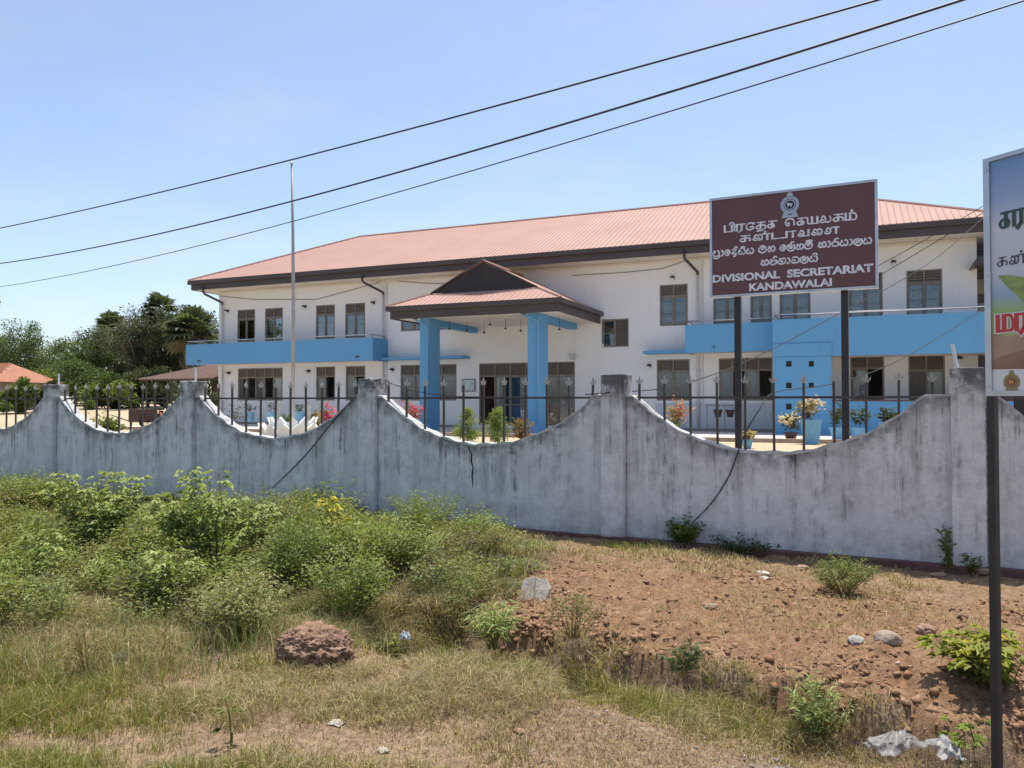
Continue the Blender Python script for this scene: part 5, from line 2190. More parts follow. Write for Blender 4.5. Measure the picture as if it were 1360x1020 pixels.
tag(mb.build('tile_rows', mat('clay_tile_row', (0.31, 0.125, 0.07), (0.44, 0.20, 0.115), 4, 0.8), hr), kind='stuff')
mb = MB()
mb.box(-5.6, 4.9, -0.66, -0.6, 2.30, 2.44)
mb.build('barge_board', mat('house_white', (0.7, 0.68, 0.64), None), hr)
for x in (-3.2, 0.4, 2.6):
    mb = MB()
    mb.box(x, x + .9, -0.03, 0.02, 1.0, 2.0)
    mb.build('window', M['frame'], house)

# ------------------------------------------------------------------ rusty lean-to beside the left end of the building
ul, _ = BLD.hit(183, 503, 0.5)
leanto = thing('lean_to', 'open lean-to shelter with rusty brown corrugated roof against the building end', 'shelter', BLD.o, -BLD.a)
mb = MB()
nW = 46
u1_ = UL - .03
z0_, z1_ = BLD.hit(235, 503, 0.5)[1], BLD.hit(260, 484, 3.6)[1]
vv = []
for k in range(nW * 4 + 1):
    u = ul + (u1_ - ul) * k / (nW * 4)
    wob = 0.03 * math.sin(k * math.pi / 2)
    t = min(1.0, (u - ul) / 2.2 + .02)
    vv += [(u, 0.5, z0_ + wob), (u, 0.5 + 3.1 * t, z0_ + (z1_ - z0_) * t + wob)]
mb.add(vv, [(2 * k, 2 * k + 2, 2 * k + 3, 2 * k + 1) for k in range(nW * 4)])
mb.build('roof_sheet', mat('rusty_sheet', (0.10, 0.055, 0.042), (0.17, 0.10, 0.078), 1.6, 0.8, stretch=(3, .5, .5)), leanto)
mb = MB()
for (a_, c_) in (((ul + .1, .6), (u1_ - .1, .6)), ((ul + 1.0, 1.8), (u1_ - .1, 1.8))):
    zz = z0_ - .06 + (z1_ - z0_) * (a_[1] - .5) / 3.1
    mb.tube([(a_[0], a_[1], zz), (c_[0], c_[1], zz)], 0.035, 6)
mb.build('purlin', M['dark_metal'], leanto)
for (uu, v2) in ((ul + .4, .7), (ul + 2.2, .7), (u1_ - .2, .7), (ul + 1.6, 3.0), (u1_ - .2, 3.2)):
    mb = MB()
    mb.tube([(uu, v2, -0.1), (uu, v2, z0_ - .03 + (z1_ - z0_) * (v2 - .5) / 3.1)], 0.04, 8)
    mb.build('post', M['dark_metal'], leanto)

# ------------------------------------------------------------------ flagpole with its ring of white petals
fpos = at_depth(389, 532, 24.0)
fp = thing('flagpole', 'tall slim grey steel flagpole standing before the left balcony', 'flagpole', (fpos.x, fpos.y, YARD_Z))
topz = at_depth(387, 218, 24.0).z - YARD_Z
mb = MB()
mb.tube([(0, 0, -0.2), (0, 0, topz * .45), (-0.03, 0, topz * .75), (-0.08, 0, topz)], [0.06, 0.055, 0.045, 0.032], 10)
pole = mb.build('pole', mat('galvanised', (0.30, 0.30, 0.31), (0.40, 0.40, 0.41), 3, 0.55, metal=0.2), fp, True)
mb = MB()
mb.lathe([(0.02, 0), (0.05, .02), (0.05, .05), (0.01, .08)], 8, (-0.08, 0, topz))
mb.build('truck_cap', M['steel'], fp, True)
ring = thing('lotus_surround', 'ring of white painted lotus petals around the flagpole foot', 'planter', (fpos.x, fpos.y, YARD_Z))
wp_ = mat('white_masonry_paint', (0.72, 0.72, 0.70), (0.82, 0.82, 0.80), 5, 0.8)


def petal_mesh(w, h, t):
    mb = MB()
    out = [(-w * .35, 0), (-w * .5, h * .35), (-w * .4, h * .65), (0, h), (w * .4, h * .65), (w * .5, h * .35), (w * .35, 0)]
    n = len(out)
    v = [(x, -t / 2 - 0.25 * h * (z / h) ** 2, z) for x, z in out] + [(x, t / 2 - 0.25 * h * (z / h) ** 2, z) for x, z in out]
    mb.add(v, [tuple(range(n)), tuple(reversed(range(n, 2 * n)))] + [((i + 1) % n, i, i + n, (i + 1) % n + n) for i in range(n)])
    return mb.mesh('petal')


pm = petal_mesh(.42, .44, .08)
pm2 = petal_mesh(.34, .50, .07)
pm.materials.append(wp_)
pm2.materials.append(wp_)
for k in range(14):
    a_ = 2 * math.pi * k / 14
    o = mobj('petal', pm, None, ring)
    o.location = (0.88 * math.sin(a_), -0.88 * math.cos(a_), 0)
    o.rotation_euler = (0, 0, a_)
for k in range(12):
    a_ = 2 * math.pi * (k + .5) / 12
    o = mobj('petal', pm2, None, ring)
    o.location = (.60 * math.sin(a_), -.60 * math.cos(a_), 0.12)
    o.rotation_euler = (0, 0, a_)
mb = MB()
mb.lathe([(0.74, -0.05), (0.74, 0.16), (0.4, 0.24), (0.1, 0.3)], 20)
mb.build('base', wp_, ring)

# ------------------------------------------------------------------ potted and bedded plants in the yard
M['pot_blue'] = mat('pot_blue_paint', (0.13, 0.33, 0.50), (0.19, 0.42, 0.60), 6, 0.6)
M['pot_dark'] = mat('pot_dark_clay', (0.05, 0.025, 0.022), (0.09, 0.05, 0.04), 6, 0.7)
yr = np.random.default_rng(33)
PINK = [(0.50, 0.05, 0.12), (0.62, 0.09, 0.19), (0.70, 0.15, 0.26)]
CREAM = [(0.60, 0.50, 0.33), (0.68, 0.60, 0.44), (0.72, 0.50, 0.38)]


def yard_pt(px, py_base):
    return on_ground(px, py_base, YARD_Z + 0.006)


def potted(label, px, D, scale=1.0, pal=GREEN, flowers=None, cat='potted plant', group=None, pot='pot_blue', potshape='round', ph=.45, pr=.24, sparse=False, name='potted_plant', lift=0.0, fh=.6):
    p = at_depth(px, 532, D)
    o = thing(name, label, cat, (p.x, p.y, YARD_Z + 0.006 + lift), yr.random() * 6, group)
    mb = MB()
    if potshape == 'round':
        mb.lathe([(pr * .65, 0), (pr * .95, ph * .85), (pr * 1.08, ph * .86), (pr * 1.08, ph), (pr * .9, ph), (pr * .85, ph * .9)], 14)
    else:
        for (r0_, r1_, za, zb) in ((pr * .7, pr * .98, 0, ph * .93), (pr * 1.05, pr * 1.05, ph * .93, ph)):
            mb.add([(-r0_, -r0_, za), (r0_, -r0_, za), (r0_, r0_, za), (-r0_, r0_, za), (-r1_, -r1_, zb), (r1_, -r1_, zb), (r1_, r1_, zb), (-r1_, r1_, zb)],
                   [(0, 3, 2, 1), (4, 5, 6, 7), (0, 1, 5, 4), (1, 2, 6, 5), (2, 3, 7, 6), (3, 0, 4, 7)])
    mb.build('pot', M[pot], o)
    L, Sx = sprig_plant(9 if not sparse else 7, fh * scale, .34 * scale, 26 if not sparse else 9, .11, .055, yr, pal, bush=.05 * scale)
    for part in (L, Sx):
        part[0][:, 2] += ph * .9
    mobj('foliage', np_mesh('foliage', *L), M['leaf'], o)
    mobj('stem', np_mesh('stem', *Sx), M['leaf'], o)
    if flowers:
        L, _ = sprig_plant(9, fh * 1.1 * scale, .36 * scale, 16, .10, .085, yr, flowers, low=.55, bush=.06)
        L[0][:, 2] += ph * .9
        tag(mobj('flowers', np_mesh('flowers', *L), M['leaf'], o), kind='stuff')
    return o


def bush_at(name, label, px, D, h, r, pal, flowers=None, cat='shrub', group=None, cone=False, n=26, per=40, leaf=.10):
    p = at_depth(px, 532, D)
    o = thing(name, label, cat, (p.x, p.y, YARD_Z), 0, group)
    if cone:
        K = 40
        cs_ = []
        for k in range(K):
            z = yr.random()
            rr = r * (1 - z ** 1.6) ** .8 * yr.random() ** .5 + .02
            a_ = yr.random() * 6.283
            cs_.append((rr * math.cos(a_), rr * math.sin(a_), .08 + z * h * .92))
        L = leaf_cloud(np.array(cs_), np.full(K, r * .32), 60, .07, yr, pal, 1.2, .35)
        mobj('foliage', np_mesh('foliage', *L), M['leaf'], o)
    else:
        L, Sx = sprig_plant(n, h, r, per, leaf, leaf * .5, yr, pal, bush=.07 * h)
        mobj('foliage', np_mesh('foliage', *L), M['leaf'], o)
    mb = MB()
    mb.tube([(0, 0, -.05), (0.01, 0, h * .5)], [.03, .012], 6)
    mb.build('stem', M['stem'], o)
    if flowers:
        L, _ = sprig_plant(n, h * 1.06, r * 1.05, 14, .11, .10, yr, flowers, low=.45, bush=.08)
        tag(mobj('flowers', np_mesh('flowers', *L), M['leaf'], o), kind='stuff')
    return o


bush_at('flowering_shrub', 'pink bougainvillea shrub below the paired lower windows', 432, 29.5, 1.05, .42, GREEN, PINK, n=12, per=24)
bush_at('flowering_shrub', 'pink bougainvillea shrub beside the left porch pillar', 545, 26.5, 1.1, .40, GREEN, PINK, n=12, per=24)
bush_at('clipped_conifer', 'clipped yellow-green conifer right of the left porch pillar', 621, 21.5, .85, .33, LIME, cone=True, cat='conifer')
bush_at('clipped_conifer', 'clipped yellow-green conifer before the entrance glazing', 661, 20.5, .82, .36, LIME, cone=True, cat='conifer')
bush_at('red_leaf_shrub', 'small reddish croton shrub at the right porch pillar', 693, 20.8, .75, .3, [(0.20, 0.07, 0.04), (0.28, 0.13, 0.06), (0.16, 0.17, 0.05)], n=14, per=24)
bush_at('sapling', 'thin bare-stemmed sapling between the two clipped conifers', 641, 21, .9, .14, OLIVE, n=5, per=10, leaf=.06, cat='sapling')
bush_at('flowering_shrub', 'leafy shrub with few red flowers before the right sunshade window', 898, 24.5, 1.15, .42, GREEN, [(0.55, .10, .10), (.6, .3, .2)], n=12, per=22)
bush_at('shrub', 'round green shrub next to the lotus ring', 380, 27.5, .62, .32, BRIGHT)
bush_at('shrub', 'brown-tipped round shrub beside the pink bougainvillea', 417, 27.5, .72, .32, OLIVE)
bush_at('shrub', 'small dark bush on the yard below the far scooped bay', 148, 24, .62, .45, GREEN)
bush_at('shrub', 'thin straggling shrub against the left end of the building', 312, 27.0, 1.25, .5, GREY, n=14, per=12)
bush_at('shrub', 'sparse leafy sapling beside the small dark bush', 131, 24.5, 1.0, .28, OLIVE, n=8, per=10)
potted('blue pot with small dark plant nearest the building corner', 332, 33.8, .8, DARK, sparse=True, lift=.2, pr=.2, ph=.4)
potted('blue pot with dark spreading plant below the wide lower window', 362, 33.2, .9, DARK, sparse=True, lift=.2, pr=.2, ph=.4)
potted('squat blue pot with dark plant at the flagpole', 397, 32.6, .8, DARK, sparse=True, pr=.28, ph=.42, lift=.2)
potted('large pale blue square pot with cream blossom beside the black sign post', 1077, 20.2, 1.15, OLIVE, CREAM, potshape='square', ph=.62, pr=.19, pot='pot_blue', fh=.55)
potted('cream flowering pot plant against the blue screen wall', 1050, 22.6, 1.0, DARK, CREAM, ph=.2, pr=.2, pot='pot_dark', fh=.6)
potted('small blue pot with dry straw-coloured plant on the soil', 992, 18.3, .5, STRAW, ph=.2, pr=.13, fh=.45)
potted('dark bushy pot plant next to the screen wall corner', 1112, 22.4, 1.0, DARK, ph=.35, pr=.22, fh=.75, pot='pot_blue')
potted('dark rounded pot plant in front of the low blue parapet', 1140, 22.2, .9, DARK, ph=.35, pr=.22, fh=.7, pot='pot_blue')
potted('dark rounded pot plant before the parapet below the far-end door', 1178, 21.6, .85, DARK, ph=.5, pr=.2, fh=.6, pot='pot_blue')
# pot hanger: a low rail with two hanging pots
p = BLD.world(*(B(958, 540, -0.9)[0], -0.9, 0.006))
hg = thing('pot_hanger', 'thin metal stand carrying two dark hanging flower pots', 'plant stand', p, -BLD.a)
mb = MB()
mb.tube([(-.55, 0, 0.95), (.55, 0, 0.95)], .014, 6)
for x in (-.5, .12, .5):
    mb.tube([(x, 0, 0), (x, 0, .95)], .012, 6)
mb.build('frame', M['dark_metal'], hg)
for x in (-.12, .3):
    mb = MB()
    mb.lathe([(.09, -.42), (.15, -.2), (.16, -.2), (.16, -.16), (.13, -.16)], 12, (x, 0, .95))
    pt_ = mb.build('hanging_pot', M['pot_dark'], hg)
    mb = MB()
    for s in (-1, 1):
        mb.tube([(x + s * .14, 0, .77), (x, 0, .94)], .006, 4)
    mb.build('hook', M['dark_metal'], pt_)
# low post-and-chain edging beside the bougainvillea
for (px, D, lab) in ((369, 27.0, 'short grey concrete marker post near the wide lower window'), (410, 27.2, 'short grey concrete marker post next to the pink bougainvillea')):
    p = at_depth(px, 532, D)
    o = thing('marker_post', lab, 'post', (p.x, p.y, YARD_Z), 0, 'marker posts in the bed')
    mb = MB()
    mb.cbox((0, 0, .5), (.11, .11, 1.06), None, .85)
    mb.build('shaft', M['coping'], o, bevel=.01)
    mb = MB()
    mb.cbox((0, 0, 1.05), (.13, .13, .05))
    mb.build('cap', M['coping'], o)

# ------------------------------------------------------------------ motorcycle and rusty cart body left of the building
p = at_depth(210, 532, 33.5)
mc = thing('motorcycle', 'dark motorcycle with red tank parked in the dry yard', 'motorcycle', (p.x, p.y, YARD_Z), 2.2)
rub = mat('tyre_rubber', (0.02, 0.02, 0.02), None, rough=.9)
redp = mat('tank_red', (0.28, 0.02, 0.02), None, rough=.3)


def wheel(x):
    mb = MB()
    n = 20
    R_, r_ = .29, .05
    v = []
    for i in range(n):
        a_ = 2 * math.pi * i / n
        for j in range(6):
            q = 2 * math.pi * j / 6
            rr = R_ + r_ * math.cos(q)
            v.append((x + rr * math.cos(a_), r_ * math.sin(q), .34 + rr * math.sin(a_)))
    mb.add(v, [(i * 6 + j, ((i + 1) % n) * 6 + j, ((i + 1) % n) * 6 + (j + 1) % 6, i * 6 + (j + 1) % 6) for i in range(n) for j in range(6)])
    w_ = mb.build('wheel', rub, mc, True)
    mb = MB()
    for k in range(10):
        a_ = 2 * math.pi * k / 10
        mb.tube([(x, 0, .34), (x + .26 * math.cos(a_), 0, .34 + .26 * math.sin(a_))], .006, 4)
    mb.tube([(x, -.06, .34), (x, .06, .34)], .04, 8)
    mb.build('spokes', M['steel'], w_)


wheel(-.62)
wheel(.62)
mb = MB()
mb.tube([(.62, .07, .34), (.42, .06, .9)], .025, 6)
mb.tube([(.62, -.07, .34), (.42, -.06, .9)], .025, 6)
mb.build('fork', M['steel'], mc)
mb = MB()
mb.tube([(.40, 0, .85), (.1, 0, .45), (-.25, 0, .4), (-.62, 0, .34)], .03, 6)
mb.tube([(.40, 0, .85), (-.2, 0, .72), (-.7, 0, .75)], .025, 6)
mb.build('frame', M['black_metal'], mc)
mb = MB()
mb.cbox((.02, 0, .42), (.34, .26, .28), None, .8)
mb.tube([(.1, .14, .3), (-.3, .16, .28), (-.85, .17, .36)], .035, 8)
mb.build('engine', M['dark_metal'], mc, bevel=.03)
mb = MB()
mb.cbox((.16, 0, .82), (.46, .26, .2), Matrix.Rotation(.12, 3, 'Y'), .7)
mb.build('tank', redp, mc, bevel=.04)
mb = MB()
mb.cbox((-.38, 0, .80), (.66, .26, .1), Matrix.Rotation(-.08, 3, 'Y'), .85)
mb.build('seat', rub, mc, bevel=.03)
mb = MB()
mb.tube([(.36, .36, 1.0), (.40, .15, 1.04), (.40, -.15, 1.04), (.36, -.36, 1.0)], .016, 6)
mb.tube([(.38, .3, 1.02), (.36, .33, 1.2)], .008, 5)
mb.cbox((.355, .34, 1.22), (.02, .12, .08))
mb.tube([(.38, -.3, 1.02), (.36, -.33, 1.2)], .008, 5)
mb.cbox((.355, -.34, 1.22), (.02, .12, .08))
mb.build('handlebar', M['black_metal'], mc)
mb = MB()
mb.lathe([(.02, -.06), (.09, -.02), (.095, .04)], 12, (.5, 0, .92))
mb.build('headlight', M['chrome'], mc, True)
mb = MB()
mb.prism([(-.98, .5), (-.6, .70), (-.4, .62), (-.5, .55), (-.65, .62), (-.9, .44)], -.08, .08)
mb.build('mudguard', redp, mc)

p = at_depth(190, 532, 31.0)
ct_ = thing('hand_cart', 'rusty brown two-wheeled hand cart standing in the dry yard', 'cart', (p.x, p.y, YARD_Z), .5)
rust = mat('cart_rust', (0.055, 0.03, 0.025), (0.11, 0.06, 0.045), 5, .8)
mb = MB()
for (x0, x1, y0_, y1_) in ((-.5, .5, -.32, -.29), (-.5, .5, .29, .32), (-.5, -.47, -.29, .29), (.47, .5, -.29, .29)):
    mb.box(x0, x1, y0_, y1_, .28, .78)
mb.box(-.47, .47, -.29, .29, .28, .31)
mb.build('tray', rust, ct_)
mb = MB()
for s in (-.22, .22):
    mb.tube([(-.45, s, .3), (-1.1, s, .55)], .02, 6)
    mb.tube([(-.4, s, .28), (-.42, s, 0)], .02, 6)
mb.build('handle', M['dark_metal'], ct_)
for s in (-.37, .37):
    mb = MB()
    n = 18
    v = []
    for i in range(n):
        a_ = 2 * math.pi * i / n
        for (rr, yy) in ((.25, -.025), (.28, 0), (.25, .025), (.21, 0)):
            v.append((.15 + rr * math.cos(a_), s + yy, .28 + rr * math.sin(a_)))
    mb.add(v, [(i * 4 + j, ((i + 1) % n) * 4 + j, ((i + 1) % n) * 4 + (j + 1) % 4, i * 4 + (j + 1) % 4) for i in range(n) for j in range(4)])
    for k in range(6):
        a_ = 2 * math.pi * k / 6
        mb.tube([(.15, s, .28), (.15 + .22 * math.cos(a_), s, .28 + .22 * math.sin(a_))], .008, 4)
    mb.build('wheel', rub, ct_)
# ------------------------------------------------------------------ weeds and shrubs of the verge
print('verge')
vr = np.random.default_rng(55)


def verge(px, py):
    p = gp(px, py)
    return (p.x, p.y, p.z)


# broad-leaved weeds, one by one
for (px, py, h, r, ns, per, lf, lab) in (
        (128, 752, .95, .55, 17, 34, .075, 'large pale green broad-leaved weed deep in the thicket'),
        (288, 770, .92, .60, 17, 34, .072, 'wide pale green broad-leaved weed with dark hollow beneath it'),
        (188, 655, .86, .46, 11, 28, .085, 'upright broad-leaved weed growing against the grey wall'),
        (232, 812, .46, .24, 7, 16, .062, 'small pale broad-leaved weed at the front of the thicket'),
        (50, 775, .42, .26, 6, 14, .065, 'low broad-leaved weed among yellowing grass'),
        (28, 690, .45, .3, 6, 14, .065, 'brown-edged broad-leaved weed near the far wall foot')):
    pal = LIME if 'brown' not in lab else OLIVE
    plant('broadleaf_weed', lab, verge(px, py), 'weed', 'broad-leaved weeds in the thicket', broadleaf(h, r, ns, per, lf, vr, pal))
# feathery shrubs
FEATH = [(0.125, 0.18, 0.042), (0.195, 0.25, 0.066), (0.29, 0.33, 0.105)]
for (px, py, h, r, lab, pal) in (
        (465, 828, .62, .34, 'rounded feathery green shrub behind the clod of earth', FEATH),
        (325, 850, .50, .34, 'pale seeding feathery shrub left of the clod of earth', [(0.19, 0.21, 0.07), (0.28, 0.29, 0.11), (0.37, 0.36, 0.17)]),
        (395, 785, .62, .32, 'dark feathery shrub between the broad-leaved weed and yellow flowers', GREEN),
        (535, 765, .55, .45, 'spreading bright feathery shrub in the middle of the thicket', LIME),
        (560, 712, .60, .60, 'broad feathery shrub below the wall pier', FEATH),
        (640, 745, .34, .36, 'low feathery shrub at the edge of the bare soil', OLIVE),
        (410, 690, .5, .45, 'deep green feathery shrub near the hanging cable', GREEN),
        (300, 690, .4, .5, 'yellow-green feathery shrub before the second pier', FEATH)):
    plant('feathery_shrub', lab, verge(px, py), 'shrub', 'feathery shrubs of the thicket', sprig_plant(60, h, r, 62, .034, .012, vr, pal, bush=.035))
YEL = [(0.18, 0.22, 0.05), (0.27, 0.29, 0.06), (0.52, 0.43, 0.05)]
plant('yellowing_weed', 'tall weed with yellow leaves rising from the thicket', verge(440, 745), 'weed', None, broadleaf(.62, .2, 7, 13, .075, vr, YEL))
# lone plants on soil and grass
plant('round_weed', 'small round green weed alone on the bare red soil', verge(1122, 792), 'weed', None, sprig_plant(70, .36, .26, 40, .028, .010, vr, [(0.12, 0.16, 0.04), (0.17, 0.21, 0.055), (0.22, 0.25, 0.08)], stem_pal=BROWN, bush=.02, low=.45))
plant('wall_weed', 'green leafy weed at the wall foot where the cable ends', verge(913, 727), 'weed', None, sprig_plant(34, .36, .24, 34, .045, .022, vr, GREEN, bush=.03))
plant('dark_weed', 'dark low weed along the wall plinth beside the cable weed', verge(985, 735), 'weed', None, sprig_plant(30, .2, .42, 22, .04, .018, vr, DARK, bush=.03))
plant('thin_climber', 'thin upright weed climbing the wall beside the last pier', verge(1262, 762), 'weed', None, sprig_plant(6, .60, .09, 26, .05, .022, vr, GREEN, bush=.012))
plant('dark_weed', 'low dusty weed at the foot of the last pier', verge(1283, 764), 'weed', None, sprig_plant(14, .22, .22, 18, .045, .02, vr, GREEN, bush=.02))
plant('dark_weed', 'dusky twiggy weed at the wall below the crack', verge(590, 690), 'weed', None, sprig_plant(34, .42, .5, 30, .045, .02, vr, GREY, bush=.05))
plant('dark_weed', 'grey-green twiggy weed at the wall behind the yellow weed', verge(440, 672), 'weed', None, sprig_plant(34, .55, .5, 30, .045, .02, vr, GREY, bush=.05))
plant('ditch_weed', 'tall loose green weed standing in the ditch', verge(1088, 985), 'weed', None, sprig_plant(26, .36, .2, 34, .04, .010, vr, LIME, bush=.02, low=.15))
plant('ditch_weed', 'thin dark-stemmed weed at the ditch lip', verge(905, 900), 'weed', None, sprig_plant(12, .22, .1, 24, .035, .012, vr, BRIGHT, bush=.015))
plant('grassy_weed', 'arching green grass clump on the ditch edge', verge(655, 862), 'weed', None, sprig_plant(34, .34, .2, 12, .13, .010, vr, LIME, droop=.5))
plant('twiggy_weed', 'dry twiggy weed on the left end of the bank', verge(760, 848), 'weed', None, sprig_plant(34, .32, .22, 22, .028, .010, vr, OLIVE, stem_pal=BROWN, bush=.02, low=.5))
plant('twiggy_weed', 'thin dark twiggy weed in the yellow grass', verge(118, 905), 'weed', None, sprig_plant(12, .38, .13, 16, .03, .010, vr, OLIVE, stem_pal=BROWN, bush=.02))
plant('lime_shrub', 'bright lime leafy shrub behind the billboard post', verge(1308, 925), 'shrub', None, broadleaf(.36, .24, 12, 16, .075, vr, [(0.13, 0.17, 0.03), (0.21, 0.25, 0.045), (0.30, 0.315, 0.06)]))
plant('lime_shrub', 'yellowing lower shoots of leafy shrub beside the billboard post', verge(1292, 905), 'shrub', None, broadleaf(.24, .12, 5, 10, .06, vr, YEL))
plant('seedling', 'young sapling with big glossy leaves in front of the plastic bag', verge(1276, 1016), 'sapling', None, broadleaf(.19, .03, 2, 7, .062, vr, [(0.14, 0.20, 0.03), (0.22, 0.29, 0.05)]))
plant('seedling', 'single-stemmed seedling with dark drooping leaves in the dry grass', verge(307, 992), 'sapling', None, broadleaf(.21, .012, 1, 7, .045, vr, [(0.09, 0.11, 0.03), (0.15, 0.16, 0.04)]))


# ------------------------------------------------------------------ the thicket: small-leaved weeds, uncountable
def scatter(n, x0, x1, y0, y1, rng):
    return rng.uniform(x0, x1, n), rng.uniform(y0, y1, n)


proto = []
for k in range(9):
    pal = (FEATH, LIME, OLIVE, FEATH, GREEN, OLIVE, FEATH, LIME, GREY)[k]
    proto.append(sprig_plant(9, .42, .20, 28, (.034, .028, .025)[k % 3], (.013, .010, .009)[k % 3], vr, pal, bush=.035))
sx, sy = scatter(4900, -13.5, 1.2, 5.2, 14.5, vr)
we = edge_dist(sx, sy, WEED)
keepm = (we > -0.12) & (wall_v(sx, sy) < -0.22)
ppx = 680 + 1040 * sx / sy
keepm &= vr.random(len(sx)) > .5 * sstep(630, 720, ppx)
keepm &= vr.random(len(sx)) < .12 + .95 * sstep(.36, .50, fbm(sx * 1.15, sy * 1.15, 171, 3))
sx, sy, we, ppx = sx[keepm], sy[keepm], we[keepm], ppx[keepm]
sz = ground_h(sx, sy)
nz = fbm(sx * .8, sy * .8, 61, 3)
hs = (0.34 + 1.05 * sstep(.3, .72, nz)) * (0.30 + 0.70 * sstep(-.1, 1.1, we)) * vr.uniform(.75, 1.25, len(sx))
hs *= 1.0 * (1 - .62 * sstep(610, 715, ppx))
near_wall = sstep(-2.2, -.3, wall_v(sx, sy))
hs *= 1 - (.35 + .35 * (sx < -3.5)) * near_wall
for (bx, by) in ((128, 752), (288, 770), (188, 655)):
    q = gp(bx, by)
    hs *= 1 - .6 * np.exp(-((sx - q.x) ** 2 + (sy - q.y + .25) ** 2) / .30)
parts = []
pick = vr.integers(0, 9, len(sx))
# greener in the middle, paler and drier towards the front edge
dry = np.clip(1.0 - we / 1.2, 0, 1)
for i in range(len(sx)):
    k = pick[i]
    if dry[i] > .5 and vr.random() < .55:
        k = (2, 5, 8)[k % 3]
    a_ = vr.random() * 6.283
    ca, sa = math.cos(a_), math.sin(a_)
    g = vr.uniform(.8, 1.2)
    sxz = 0.92 + .5 * hs[i]
    for (v, f, c) in proto[k]:
        q = np.empty_like(v)
        q[:, 0] = (v[:, 0] * ca - v[:, 1] * sa) * sxz + sx[i]
        q[:, 1] = (v[:, 0] * sa + v[:, 1] * ca) * sxz + sy[i]
        q[:, 2] = v[:, 2] * hs[i] * 1.1 + sz[i]
        parts.append((q, f, c * g))
V, Fc, Cc = join(parts)
print('thicket quads', len(Fc))
o = mobj('weed_thicket', np_mesh('weed_thicket', V, Fc, Cc), M['leaf'])
tag(o, 'tangled small-leaved green weeds covering the ground before the wall', 'weeds', kind='stuff')


# ------------------------------------------------------------------ grass
def blades(x, y, h, w, lean, cols, rng):
    n = len(x)
    z = ground_h(x, y) - .005
    a = rng.random(n) * 6.283
    b = rng.random(n) * 6.283
    side = np.stack([np.cos(a), np.sin(a), np.zeros(n)], -1) * (w / 2)[:, None]
    ld = np.stack([np.cos(b), np.sin(b), np.zeros(n)], -1) * (lean * h)[:, None]
    base = np.stack([x, y, z], -1)
    up = np.zeros((n, 3))
    up[:, 2] = h
    mid = base + up * .58 + ld * .32
    tip = base + up * np.clip(1 - .38 * lean, .25, 1)[:, None] + ld
    v = np.stack([base - side, base + side, mid + side * .75, mid - side * .75, tip], 1).reshape(-1, 3)
    o = (np.arange(n) * 5)[:, None]
    f = np.stack([o + np.array([[0, 1, 2]]), o + np.array([[0, 2, 3]]), o + np.array([[3, 2, 4]])], 1).reshape(-1, 3)
    return v, f, np.repeat(cols, 3, 0)


def grass_patch(n, x0, x1, y0, y1, rng, hmul=1.0, wid=.0042):
    x, y = scatter(n, x0, x1, y0, y1, rng)
    inview = (np.abs(x) < .82 * y + .8) & (wall_v(x, y) < -.12)
    x, y = x[inview], y[inview]
    soil_, we_, grav_, s_ = ground_kind(x, y)
    tuft = fbm(x * 2.2, y * 2.2, 71, 4)
    tuft2 = fbm(x * 7.5, y * 7.5, 91, 3)
    green = sstep(.42, .68, fbm(x * .75, y * .75, 101, 3) + .20 * (1 - sstep(-2.0, .6, x)) - .10 * sstep(.3, 1.5, x))
    ditch = sstep(-1.25, -.75, s_) * (1 - sstep(-.25, -.02, s_))
    _, run = lip_dist(x, y)
    ditch = ditch * sstep(.6, 1.6, run)
    green = np.clip(green + ditch * .75, 0, 1)
    bankm = sstep(-.05, .1, s_) * sstep(.4, 1.5, run)
    worn = (1 - sstep(3.7, 4.5, y - .12 * x)) * sstep(-1.6, .4, x)
    dens = .16 + .85 * sstep(.38, .66, tuft) + .5 * (tuft2 - .5)
    dens = np.maximum(dens * (1 - .5 * worn), .55 * worn)
    dens = dens * (1 - .45 * grav_) * (1 - .93 * soil_)
    dens = np.where(bankm > .5, dens * (.42 + .75 * sstep(.45, .66, tuft)), dens) + ditch * .30 * (1 - sstep(-.35, -.15, s_))
    dens = dens * (1 - .6 * sstep(.3, .8, we_))
    ok = rng.random(len(x)) < dens
    x, y, green, tuft, ditch, bankm, we_, grav_, worn = [q[ok] for q in (x, y, green, tuft, ditch, bankm, we_, grav_, worn)]
    n = len(x)
    h = (.035 + .085 * sstep(.3, .75, tuft)) * (.6 + .8 * rng.random(n)) * hmul
    h *= 1 + .8 * ditch + .5 * sstep(-.6, .1, we_) * (x < .4)
    h *= (1 - .45 * grav_ - .25 * bankm) * (1 - .5 * worn)
    green = green * (1 - .75 * worn)
    h = np.where(x > .2, h * .8, h)
    isg = rng.random(n) < green * .8
    isb = rng.random(n) < .22 + .3 * worn
    c = np.where(isg[:, None], tint(n, [(0.19, 0.21, 0.045), (0.30, 0.305, 0.08), (0.41, 0.39, 0.13)], rng), np.where(isb[:, None], tint(n, BROWN, rng), tint(n, STRAW, rng)))
    lean = np.where(isg, rng.uniform(.1, .7, n), rng.uniform(.3, 1.5, n))
    w = wid * (.6 + .8 * rng.random(n)) * (1 + .08 * np.maximum(y - 4, 0))
    return blades(x, y, h, w, lean, c, rng)


gr = np.random.default_rng(91)
P = [grass_patch(190000, -4.6, 3.6, 2.7, 4.6, gr, wid=.0036), grass_patch(190000, -6.0, 4.6, 4.6, 6.6, gr, wid=.0042), grass_patch(120000, -9.5, 7.5, 6.6, 11.5, gr, 1.1, .006)]
V, Fc, Cc = join(P)
print('blades', len(Fc) // 3)
o = mobj('dry_grass', np_mesh('dry_grass', V, Fc, Cc), M['grass'])
tag(o, 'short dry and green grass growing over the verge and ditch', 'grass', kind='stuff')
